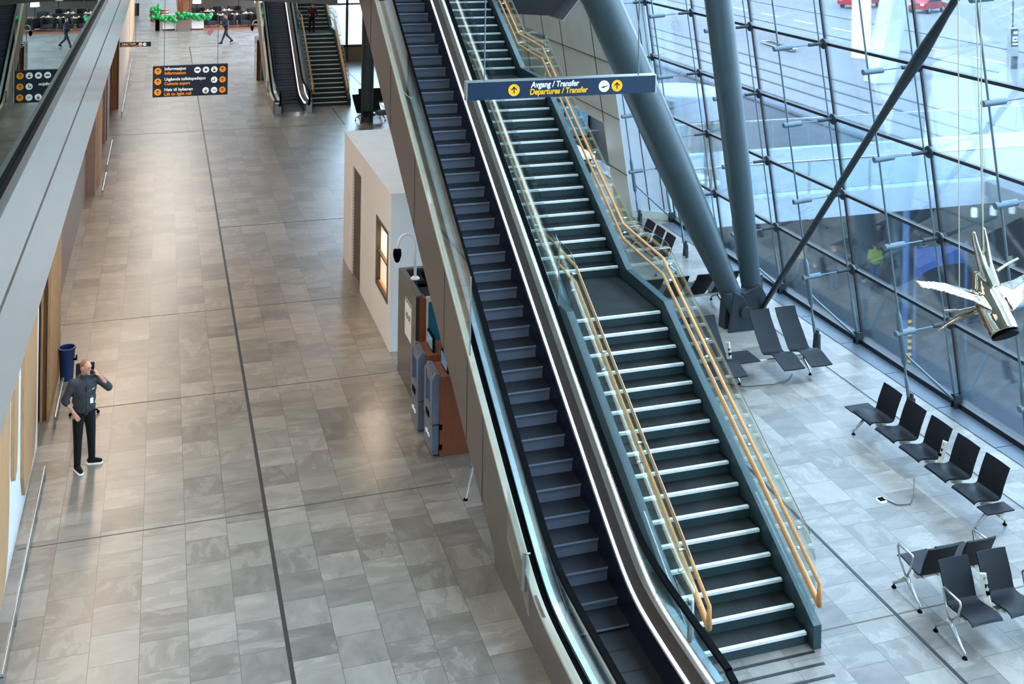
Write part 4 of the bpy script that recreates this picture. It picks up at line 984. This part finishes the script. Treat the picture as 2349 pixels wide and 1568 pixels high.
# ================================================================== SCULPTURE
t = thing('hanging_sculpture', 'polished silver winged sculpture hanging on wires before the glass wall', 'sculpture', (8.9, 10.0, 4.7))
sg = G()
sg.path([(8.84, 9.78, 4.86), (8.84, 9.86, 4.94), (8.84, 9.98, 5.07), (8.84, 10.10, 5.24), (8.84, 10.16, 5.42)], .15, 18, rr=[.165, .172, .168, .135, .085])
sg.path([(8.86, 10.04, 5.28), (8.82, 10.12, 5.5), (8.775, 10.18, 5.76), (8.77, 10.2, 5.86)], .06, 12, rr=[.085, .055, .034, .022])
sg.path([(8.90, 10.04, 5.28), (8.90, 10.12, 5.5), (8.905, 10.18, 5.78), (8.90, 10.2, 5.90)], .06, 12, rr=[.090, .060, .038, .024])
def wing(root, tip, r0, r1, th0, th1, n=7):
    vs = []; root, tip = Vector(root), Vector(tip)
    for i in range(n):
        f = i / (n - 1); c = root.lerp(tip, f) + Vector((0, 0, .04 * math.sin(f * 3.1))); w_ = lerp(r0, r1, f ** .8) * (1 + .08 * math.sin(i * 2.3)); h = lerp(th0, th1, f)
        vs += [c + Vector((0, -w_, -.3 * w_)), c + Vector((0, -w_ * .3, h)), c + Vector((0, w_, w_ * .3)), c + Vector((0, -w_ * .1, -h))]
    fs = [(0, 1, 2, 3), tuple(4 * n - 4 + j for j in (3, 2, 1, 0))]
    for i in range(n - 1): fs += [(4 * i + j, 4 * i + (j + 1) % 4, 4 * i + 4 + (j + 1) % 4, 4 * i + 4 + j) for j in range(4)]
    sg.add(vs, fs)
wing((8.80, 10.02, 5.12), (7.90, 10.05, 5.40), .20, .07, .055, .02)
wing((9.0, 10.02, 5.12), (9.86, 10.05, 5.40), .20, .07, .055, .02)
wing((8.86, 10.1, 5.02), (8.42, 10.35, 4.72), .09, .03, .03, .012); wing((8.98, 10.1, 5.02), (9.36, 10.3, 4.84), .11, .04, .03, .012)
sg.path([(8.8, 10.1, 5.05), (8.6, 10.2, 4.98), (8.42, 10.25, 4.98)], .02, 8)
sg.path([(9.0, 10.1, 5.42), (9.2, 10.15, 5.47), (9.36, 10.15, 5.52)], .02, 8)
fuse(sg, .012, 'figure', m_chrome, t, 7)
G().tube((8.84, 9.78, 4.86), (8.84, 9.762, 4.838), .15, n=26).build('dark_end_disc', m_black, t)  # black disc paints the dark inside of the open end
for x0, y0, z0, x1 in ((8.46, 10.05, 5.28, 8.50), (8.84, 10.12, 5.62, 8.78), (9.42, 10.05, 5.34, 9.40), (8.845, 10.12, 5.60, 8.60)):
    G().tube((x0, y0, z0), (x1 + (x0 - 8.9) * .1, y0 + .2, 13.4), .006, n=6).build('hanging_wire', m_beige, t)
t.rotation_euler = (0, 0, 0)

# ================================================================== LEFT WALL DETAILS, CAFE
t = thing('waste_bin', 'blue plastic bin partly hidden by the slatted wood column', 'bin', (-1.68, 22.75, 0))
G().lathe([(.12, .03), (.15, .62), (.165, .64), (.165, .66), (.14, .66), (.11, .1)], (-1.68, 22.95, 0), 24).build('bucket', m_blue, t, smooth=True)
G().box(-1.78, 22.85, 0, -1.58, 23.05, .03).build('base', m_white, t)
G().path([(-1.55, 22.83, .45), (-1.50, 22.78, .47), (-1.50, 22.9, .5)], .015, n=6).build('handle', m_black, t)
t = thing('office_chair', 'black swivel chair base just behind the person on the phone', 'chair', (-1.26, 21.3, 0))
g = G()
for i in range(5):
    a = i * 2 * math.pi / 5 + .3; g.path([(-1.26, 21.3, .12), (-1.26 + .24 * math.cos(a), 21.3 + .24 * math.sin(a), .07)], .018, n=8); g.sph((-1.26 + .25 * math.cos(a), 21.3 + .25 * math.sin(a), .03), .03, 10, 6)
g.build('castor_base', m_black, t); G().tube((-1.26, 21.3, .1), (-1.26, 21.3, .44), .025, n=10).build('gas_column', m_black, t)
G().box(-1.44, 21.1, .44, -1.08, 21.5, .50).build('seat', m_navyc, t, bevel=.02); G().box(-1.42, 21.47, .55, -1.10, 21.53, .90).build('backrest', m_navyc, t, bevel=.02)
struct('floor_cafe', G().box(1.9, 77.7, 0, 9.0, 92, .02), m_copf)
def planter(x, y, w_, h, lb, stems):
    t = thing('planter', lb, 'planter', (x, y, 0)); G().box(x - w_, y - w_, 0, x + w_, y + w_, h).build('box', m_conc, t, bevel=.02)
    if stems:
        g = G()
        for i in range(60):
            a = random.random() * 6.28; r_ = w_ * .9 * math.sqrt(random.random()); g.tube((x + r_ * math.cos(a), y + r_ * math.sin(a), h - .05), (x + 1.5 * r_ * math.cos(a), y + 1.5 * r_ * math.sin(a), h + random.uniform(1.6, 2.6)), .022, .012, n=5)
        g.build('willow_stems', m_willow, t)
planter(1.40, 78.5, .46, .92, 'big rough wood planter with tall willow stems at the cafe entrance', True)
def barrel(x, y, lb):
    t = thing('barrel', lb, 'barrel', (x, y, 0)); G().lathe([(.27, 0), (.34, .45), (.27, .9)], (x, y, 0), 20).build('staves', m_oak, t, smooth=True)
    g = G()
    for z, r_ in ((.12, .298), (.32, .338), (.6, .334), (.8, .298)): g.lathe([(r_, z), (r_ + .01, z + .02), (r_, z + .05)], (x, y, 0), 20)
    g.build('hoops', m_black, t)
barrel(.15, 83.5, 'wooden barrel left of the willow stems'); barrel(-.45, 84.2, 'second wooden barrel nearest the left, partly behind its neighbour')
def counter(x0, x1, lb):
    t = thing('display_counter', lb, 'counter', ((x0 + x1) / 2, 78.5, 0)); G().box(x0, 78.2, .08, x1, 79.0, 1.0).build('body', m_white, t); G().box(x0 - .03, 78.15, 1.0, x1 + .03, 79.05, 1.05).build('top', m_steel, t); G().box(x0 + .03, 78.25, 0, x1 - .03, 79, .08).build('plinth', m_black, t)
counter(.05, .88, 'white cafe counter left of the willow planter'); counter(1.95, 2.75, 'white cafe counter right of the willow planter')
t = thing('menu_stand', 'slim dark post stand at the left end of the balloon garland', 'stand', (-.3, 78.2, 0)); G().box(-.42, 78.1, 0, -.14, 78.3, .95).build('post', m_black, t); G().box(-.46, 78.05, .95, -.1, 78.35, 1.0).build('top', m_dkbrown, t)
random.seed(11)
bl = None
for i in range(64):
    f = i / 63
    if i < 22: x, z, s_ = -.5 + random.uniform(-.22, .3), .75 + random.uniform(0, .95), 'in the cluster on the dark stand at the left end'
    else:
        ff = (i - 22) / 41; x = -.3 + 3.5 * ff; z = 1.0 - .22 * math.sin(ff * 6.0) * (1 if ff < .35 else -.4) + random.uniform(-.14, .14); s_ = 'along the garland over the counters'
    y = 77.95 + random.uniform(-.1, .12); r_ = random.uniform(.11, .16); m_ = m_brnb if i in (5, 14, 19, 60) else m_green
    nb = 'brown' if m_ is m_brnb else 'green'
    t = thing('balloon', '%s balloon %s' % (nb, s_), 'balloon', (x, y, z), 'balloons at the cafe')
    G().sph((x, y, z), (r_, r_, r_ * 1.12), 12, 8).build('skin', m_, t, smooth=True); G().tube((x, y, z - r_ * 1.1), (x, y, z - r_ * 1.25), .012, .03, n=6).build('knot', m_, t)
for i, (x, z) in enumerate(((1.55, 2.35), (1.75, 2.2), (1.4, 2.5))):
    t = thing('balloon', 'green balloon tied high up on the willow stems', 'balloon', (x, 77.95, z), 'balloons on the willow'); G().sph((x, 77.95, z), (.15, .15, .17), 12, 8).build('skin', m_green, t, smooth=True)
def tub(label=None):
    t = thing('armchair', label, 'armchair', (0, 0, 0), 'cafe armchairs')
    G().box(-.36, -.34, .16, .36, .30, .44).build('seat', m_dfab, t, bevel=.04); G().extr([(-.42, -.36), (-.34, -.36), (-.34, .28), (.34, .28), (.34, -.36), (.42, -.36), (.42, .38), (-.42, .38)], 'z', .14, .86).build('shell', m_dfab, t, bevel=.04)
    g = G()
    for a in (-1, 1):
        for b in (-1, 1): g.tube((.34 * a, .3 * b, 0), (.34 * a, .3 * b, .16), .02, n=6)
    g.build('legs', m_dkbrown, t); return t
spots = [(3.3, 79.4, .4), (4.5, 79.2, -.3), (5.6, 79.3, .2), (6.3, 80.0, 2.8), (3.0, 81.8, 2.9), (4.2, 82.0, 3.4), (5.3, 82.3, 3.0), (2.6, 84.6, .2), (3.9, 85.0, -.2), (5.2, 85.2, .3), (6.4, 83.5, 1.6), (6.9, 79.1, .1)]
first = None
cn = ['in the front row, leftmost', 'in the front row behind the walking person', 'in the front row, third from the left', 'turned away near the far kiosk', 'in the middle row, leftmost', 'in the middle row at its centre', 'in the middle row, right part', 'in the rear row, leftmost', 'in the rear row at its centre', 'in the rear row, right part', 'facing left at the right edge of the cafe', 'beside the distant escalator']
for i, (x, y, a) in enumerate(spots):
    lb = 'black cafe armchair ' + cn[i]
    if first is None: first = tub(lb); first.location = (x, y, .02); first.rotation_euler = (0, 0, a)
    else: dup(first, (x, y, .02), a, lb)
tb0 = None
for i, (x, y) in enumerate(((3.9, 80.5), (5.0, 80.6), (3.3, 83.3), (4.6, 83.6), (5.9, 81.2))):
    lb = 'round cafe table ' + ['behind the walking person', 'right of the walking person', 'in the left rear', 'in the middle rear', 'at the right side'][i] + ' among the armchairs'
    if tb0 is None:
        tb0 = thing('cafe_table', lb, 'table', (x, y, .02), 'cafe tables'); G().lathe([(.38, .70), (.40, .715), (.38, .73)], (x, y, 0.02), 22).build('table_top', m_copper, tb0); G().tube((x, y, .02), (x, y, .72), .03, n=8).build('pedestal', m_black, tb0); G().lathe([(.24, 0), (.22, .02)], (x, y, .02), 18).build('foot', m_black, tb0)
    else: dup(tb0, (x, y, .02), 0, lb)
    for k in range(3):
        a = k * 2.1 + i; cx_, cy_ = x + .22 * math.cos(a), y + .22 * math.sin(a)
        c = G().lathe([(.03, 0), (.045, .08), (.04, .08), (.026, .01)], (cx_, cy_, .752), 12).build('cup', m_wink, smooth=True, label='white cup on the round cafe table ' + ['behind the walking person', 'right of the walking person', 'in the left rear', 'in the middle rear', 'at the right side'][i], cat='cup', group='cups on cafe table ' + 'abcde'[i])
for x, y, lb in ((5.6, 86.5, 'white drum lampshade lamp at the rear of the cafe'), (2.4, 82.6, 'tall white box lamp right of the willow stems'), (6.75, 82.2, 'white floor lamp beside the distant escalator')):
    t = thing('floor_lamp', lb, 'lamp', (x, y, 0)); G().lathe([(.32, 1.35), (.26, 1.85)], (x, y, .02), 20).build('lamp_shade', m_shadew, t); G().tube((x, y, .02), (x, y, 1.4), .02, n=8).build('pole', m_black, t); G().lathe([(.18, 0), (.16, .03)], (x, y, .02), 16).build('base', m_black, t)
t = thing('bar_counter', 'long dark bar counter with lit shelves at the back of the cafe', 'bar', (4.5, 89, 0)); G().box(1.8, 88.5, 0, 8.0, 89.3, 1.15).build('body', m_dkbrown, t); G().box(1.7, 88.4, 1.15, 8.1, 89.4, 1.2).build('top', m_dark, t)
struct('wall_cafe_back', G().box(1.5, 91, 0, 9.5, 91.2, 4.0), m_dkbrown)
t = thing('ladder_rack', 'tall orange tinted wooden rack left of the distant escalator', 'rack', (7.2, 78.6, 0)); g = G().tube((7.0, 78.6, 0), (7.0, 78.6, 2.6), .03, n=6).tube((7.45, 78.6, 0), (7.45, 78.6, 2.6), .03, n=6); g.build('upright', m_walnut, t); g = G()
for z in (.5, 1.0, 1.5, 2.0): g.box(7.0, 78.4, z, 7.45, 78.8, z + .03)
g.build('shelf', m_wink, t)
t = thing('side_cabinet', 'low dark cabinet against the left wall at the picture top', 'cabinet', (-1.9, 88, 0)); G().box(-2.15, 87.6, 0, -1.65, 88.4, .95).build('body', m_dark, t); G().box(-2.16, 87.58, .95, -1.63, 88.42, 1.0).build('top', m_steel, t)
# far glazed wall right of the distant stairs
t = thing('window_2', None, None, (11.5, 62, 0)); t['kind'] = 'structure'
G().box(8.6, 62, 0.9, 14.6, 62.03, 7).build('pane', g_clear, t)
g = G()
for x in (8.6, 10.0, 11.3, 12.9): g.box(x - .06, 61.9, 0, x + .06, 62.1, 7)
g.box(8.6, 61.9, .8, 14.6, 62.1, .95).box(8.6, 61.9, 3.2, 14.6, 62.1, 3.3); g.build('mullion', m_steelp, t)
G().box(8.6, 61.95, 0, 14.6, 62.05, .8).build('lower_panel', m_taupe, t)

# ================================================================== OUTSIDE
t = thing('bridge', 'white outdoor footbridge with glass parapets crossing behind the facade glass', 'bridge', (22, 31, -.8))
G().box(14.62, 30.85, -.80, 70, 36.95, .0).build('deck', m_bridge, t)
G().box(14.7, 31.3, .0, 70, 36.6, .012).build('walking_surface', m_pale, t)
for y in (30.87, 36.9): G().box(14.7, y, 0, 70, y + .02, 1.05).build('parapet_glass', g_clear, t); G().box(14.7, y - .02, 1.05, 70, y + .04, 1.10).build('parapet_rail', m_steel, t)
for i in range(12):
    for y in (30.87, 36.9): G().box(15.4 + i * 2.3, y - .02, .0, 15.43 + i * 2.3, y + .03, 1.05).build('parapet_post', m_steel, t)
for x in (24.27, 30.6, 18.2): G().tube((x, 31.5, -6), (x, 31.5, -.8), .11, n=12).build('support_post', m_blue2, t)
for i, x in enumerate((26.6, 27.4, 28.2)):
    q = thing('spotlight', 'white spotlight under the footbridge, %s from the left' % ORD[i], 'spotlight', (x, 30.95, -1.2), 'spotlights under the footbridge')
    G().tube((x, 30.95, -.8), (x, 30.95, -.95), .02, n=6).build('stem', m_black, q); G().lathe([(.10, -.32), (.11, -.1), (.08, 0)], (x, 30.95, -.93), 14).build('head', m_wink, q)
t = thing('revolving_door_drum', 'round white canopy drum of the entrance outside the farthest glass bay', 'canopy', (16.75, 33.2, 0))
G().lathe([(1.30, 2.25), (1.32, 2.3), (1.32, 3.05), (1.28, 3.1)], (16.75, 33.4, 0), 40).build('fascia', m_bridge, t, smooth=True)
G().lathe([(1.25, .02), (1.25, 2.25)], (16.75, 33.4, 0), 40).build('curved_glass', g_clear, t, smooth=True)
g = G()
for a in (.4, 1.97, 3.54, 5.11): g.box(16.75 + 1.24 * math.cos(a) - .04, 33.4 + 1.24 * math.sin(a) - .04, 0, 16.75 + 1.24 * math.cos(a) + .04, 33.4 + 1.24 * math.sin(a) + .04, 2.25)
g.build('post', m_steelp, t)
t = thing('street_edge', 'dark brown street edge with slanted white panels beyond the footbridge', 'street edge', (26.9, 40, -1.6))
G().box(26.7, 37.0, -1.6, 26.94, 75, -.05).build('fascia', m_brownx, t); G().box(26.6, 37.0, -.05, 26.95, 75, .06).build('kerb', m_pave, t)
for q in (((43.9, -.37), (42.1, -.37), (42.1, -.67), (43.4, -.83)), ((43.9, -1.2), (42.1, -1.1), (42.05, -1.2), (43.4, -1.5)), ((42.0, -.69), (40.3, -.51), (40.2, -.78), (41.7, -.79)), ((40.0, -.55), (38.5, -.35), (38.5, -.48), (39.9, -.79))):
    G().extr(list(q), 'x', 26.66, 26.72).build('white_panel', m_wink, t)  # slanted white shapes set flat on the brown fascia
t = thing('banner', 'blue cloth canopy hung beside the bridge support post on the lower ground', 'banner', (25.4, 31.3, -6))
vs = []; n = 14
for i in range(n):
    f = i / (n - 1); y = 31.2 + .07 * math.sin(f * 7); zt_ = lerp(-2.27, -2.2, f); zb_ = lerp(-3.35, -2.95, f) + .25 * math.sin(f * 3.1); vs += [(24.4 + 2.15 * f, y, zt_), (24.4 + 2.15 * f, y, zb_), (24.4 + 2.15 * f, y + .01, zt_), (24.4 + 2.15 * f, y + .01, zb_)]
fs = []
for i in range(n - 1):
    a = 4 * i; fs += [(a, a + 1, a + 5, a + 4), (a + 2, a + 6, a + 7, a + 3), (a, a + 4, a + 6, a + 2), (a + 1, a + 3, a + 7, a + 5)]
G().add(vs, fs).build('cloth', m_banner, t, smooth=True)
for x in (24.42, 26.52): G().tube((x, 31.2, -6), (x, 31.2, -2.15), .04, n=8).build('pole', m_blue2, t)
t = thing('hazard_post', 'short post with yellow and black stripes below the blue canopy', 'post', (24.0, 30.9, -6)); G().tube((24.0, 30.9, -6), (24.0, 30.9, -4.3), .05, n=10).build('core', m_black, t)
g = G()
for i in range(7): g.tube((24.0, 30.9, -5.9 + i * .22), (24.0, 30.9, -5.8 + i * .22), .056, n=10)
g.build('yellow_bands', m_yel, t)
t = thing('wall_planter', 'long pale bench wall along the lower ground behind the people', 'bench', (30, 40, -6)); G().box(28.5, 34, -6, 29.0, 60, -5.4).build('plinth', m_brownx, t); G().box(28.4, 34, -5.4, 29.1, 60, -5.3).build('top', m_pave, t)
t = thing('bus_stop_sign', 'grey bus stop totem marked A4 on the sunlit street', 'sign', (41.7, 45.9, 0))
G().box(41.45, 45.85, 0, 42.05, 46.0, 3.05).build('totem', m_steel, t); G().box(41.60, 45.82, 2.1, 42.0, 45.86, 3.0).build('upper_panel', m_navyd, t); G().box(41.62, 45.82, .95, 41.98, 45.86, 1.6).build('lower_panel', m_navyd, t)
text('lettering', 'A4', m_wink, t, (41.68, 45.82, 2.74), UX, UZ, .26, .17, .02)
G().box(41.66, 45.81, 2.36, 41.94, 45.822, 2.62).build('bus_symbol', m_wink, t); G().box(41.70, 45.80, 2.44, 41.90, 45.812, 2.52).build('bus_window', m_navyd, t)
for q in range(6): G().box(41.64 + q * .058, 45.81, 2.19, 41.68 + q * .058, 45.822, 2.26 + .02 * (q % 2)).build('caption_mark', m_wink, t)
def vehicle(name, lb, cat, loc, rz, prof, win_, w_, m_):
    t = thing(name, lb, cat, (0, 0, 0)); G().extr(prof, 'x', -w_, w_).build('body', m_, t, bevel=.06)
    G().extr(win_, 'x', -w_ - .01, w_ + .01).build('side_windows', m_dark, t); ys_ = [p[0] for p in win_]
    G().box(-w_ * .82, min(p[0] for p in prof) - .02, .72, -w_ * .5, min(p[0] for p in prof) + .02, .88).box(w_ * .5, min(p[0] for p in prof) - .02, .72, w_ * .82, min(p[0] for p in prof) + .02, .88).build('lamps', m_wink, t)
    y0, y1 = min(p[0] for p in prof), max(p[0] for p in prof)
    for y in (y0 + .8, y1 - .85):
        for s_ in (-1, 1): g = G().tube((s_ * w_, y, .32), (s_ * (w_ - .2), y, .32), .32, n=20); wl = g.build('wheel', m_tyre, t); G().tube((s_ * (w_ + .01), y, .32), (s_ * (w_ - .05), y, .32), .18, n=14).build('hub_cap', m_steel, wl)
    t.location = loc; t.rotation_euler = (0, 0, rz); return t
vehicle('car', 'red car parked on the bright street, rear lamps showing', 'car', (62.4, 78.6, -.03), -1.1, [(-2.1, .35), (2.1, .35), (2.15, .75), (1.1, .95), (.5, 1.4), (-1.2, 1.42), (-1.9, 1.0), (-2.15, .9)], [(-1.5, .98), (.95, .98), (.4, 1.34), (-1.1, 1.36)], .86, m_redcar)
vehicle('van', 'red and white van standing left of the red car', 'van', (59.0, 83.2, -.03), -1.1, [(-2.4, .35), (2.4, .35), (2.45, 1.0), (1.7, 1.3), (1.2, 2.1), (-2.4, 2.15)], [(1.0, 1.25), (1.6, 1.25), (1.2, 1.9), (.9, 1.9)], .95, m_redcar)
tr_ = None
for i in range(11):
    x, y = 37.75 - .025 * i, 63.4 - .33 * i
    lb = 'luggage trolley nested in the row on the street'
    if tr_ is None:
        tr_ = thing('luggage_trolley', lb, 'trolley', (x, y, 0), 'row of nested luggage trolleys')
        g = G().path([(x - .3, y + .3, 1.0), (x - .3, y + .25, .1), (x - .2, y - .6, .12)], .02, n=6).path([(x + .3, y + .3, 1.0), (x + .3, y + .25, .1), (x + .2, y - .6, .12)], .02, n=6).tube((x - .3, y + .3, 1.0), (x + .3, y + .3, 1.0), .022, n=6).box(x - .25, y - .5, .18, x + .25, y + .2, .2)
        g.build('frame', m_steel, tr_); g = G()
        for a, b in ((-.25, .2), (.25, .2), (0, -.55)): g.sph((x + a, y + b, .06), .06, 8, 6)
        g.build('wheels', m_black, tr_)
    else: dup(tr_, (x, y, 0))
G().lathe([(.58, 0), (.55, .1), (.55, 12)], (40.5, 57, -.03), 28).build('street_column', m_conc if False else m_greyw, smooth=True, label='round pale grey column standing on the street outside', cat='column')
G().extr([(35.2, -.03), (36.4, -.03), (38.9, 12), (37.9, 12)], 'y', 48.3, 49.4).build('slanted_column', m_bridge, label='slanted white outdoor pillar right of the round street column', cat='column', bevel=.1)
t = thing('traffic_post', 'thin dark lamp post on the far kerb of the street', 'post', (60, 66, 0)); G().tube((60, 66, 0), (60, 66, 6), .05, n=8).build('pole', m_hub, t)
g = G()
for x, y0, y1 in ((28.4, 37, 120), (30.2, 37, 120), (32.0, 37, 120), (34.0, 37, 120), (44.5, 50, 140), (52, 20, 140)): g.box(x - .05, y0, -.03, x + .05, y1, .02)
struct('trim_kerb', g, m_pave)
g = G()
for i in range(26): g.box(47.4, 8 + i * 5, -.03, 47.6, 10.5 + i * 5, -.02)
struct('trim_lane', g, m_wink)
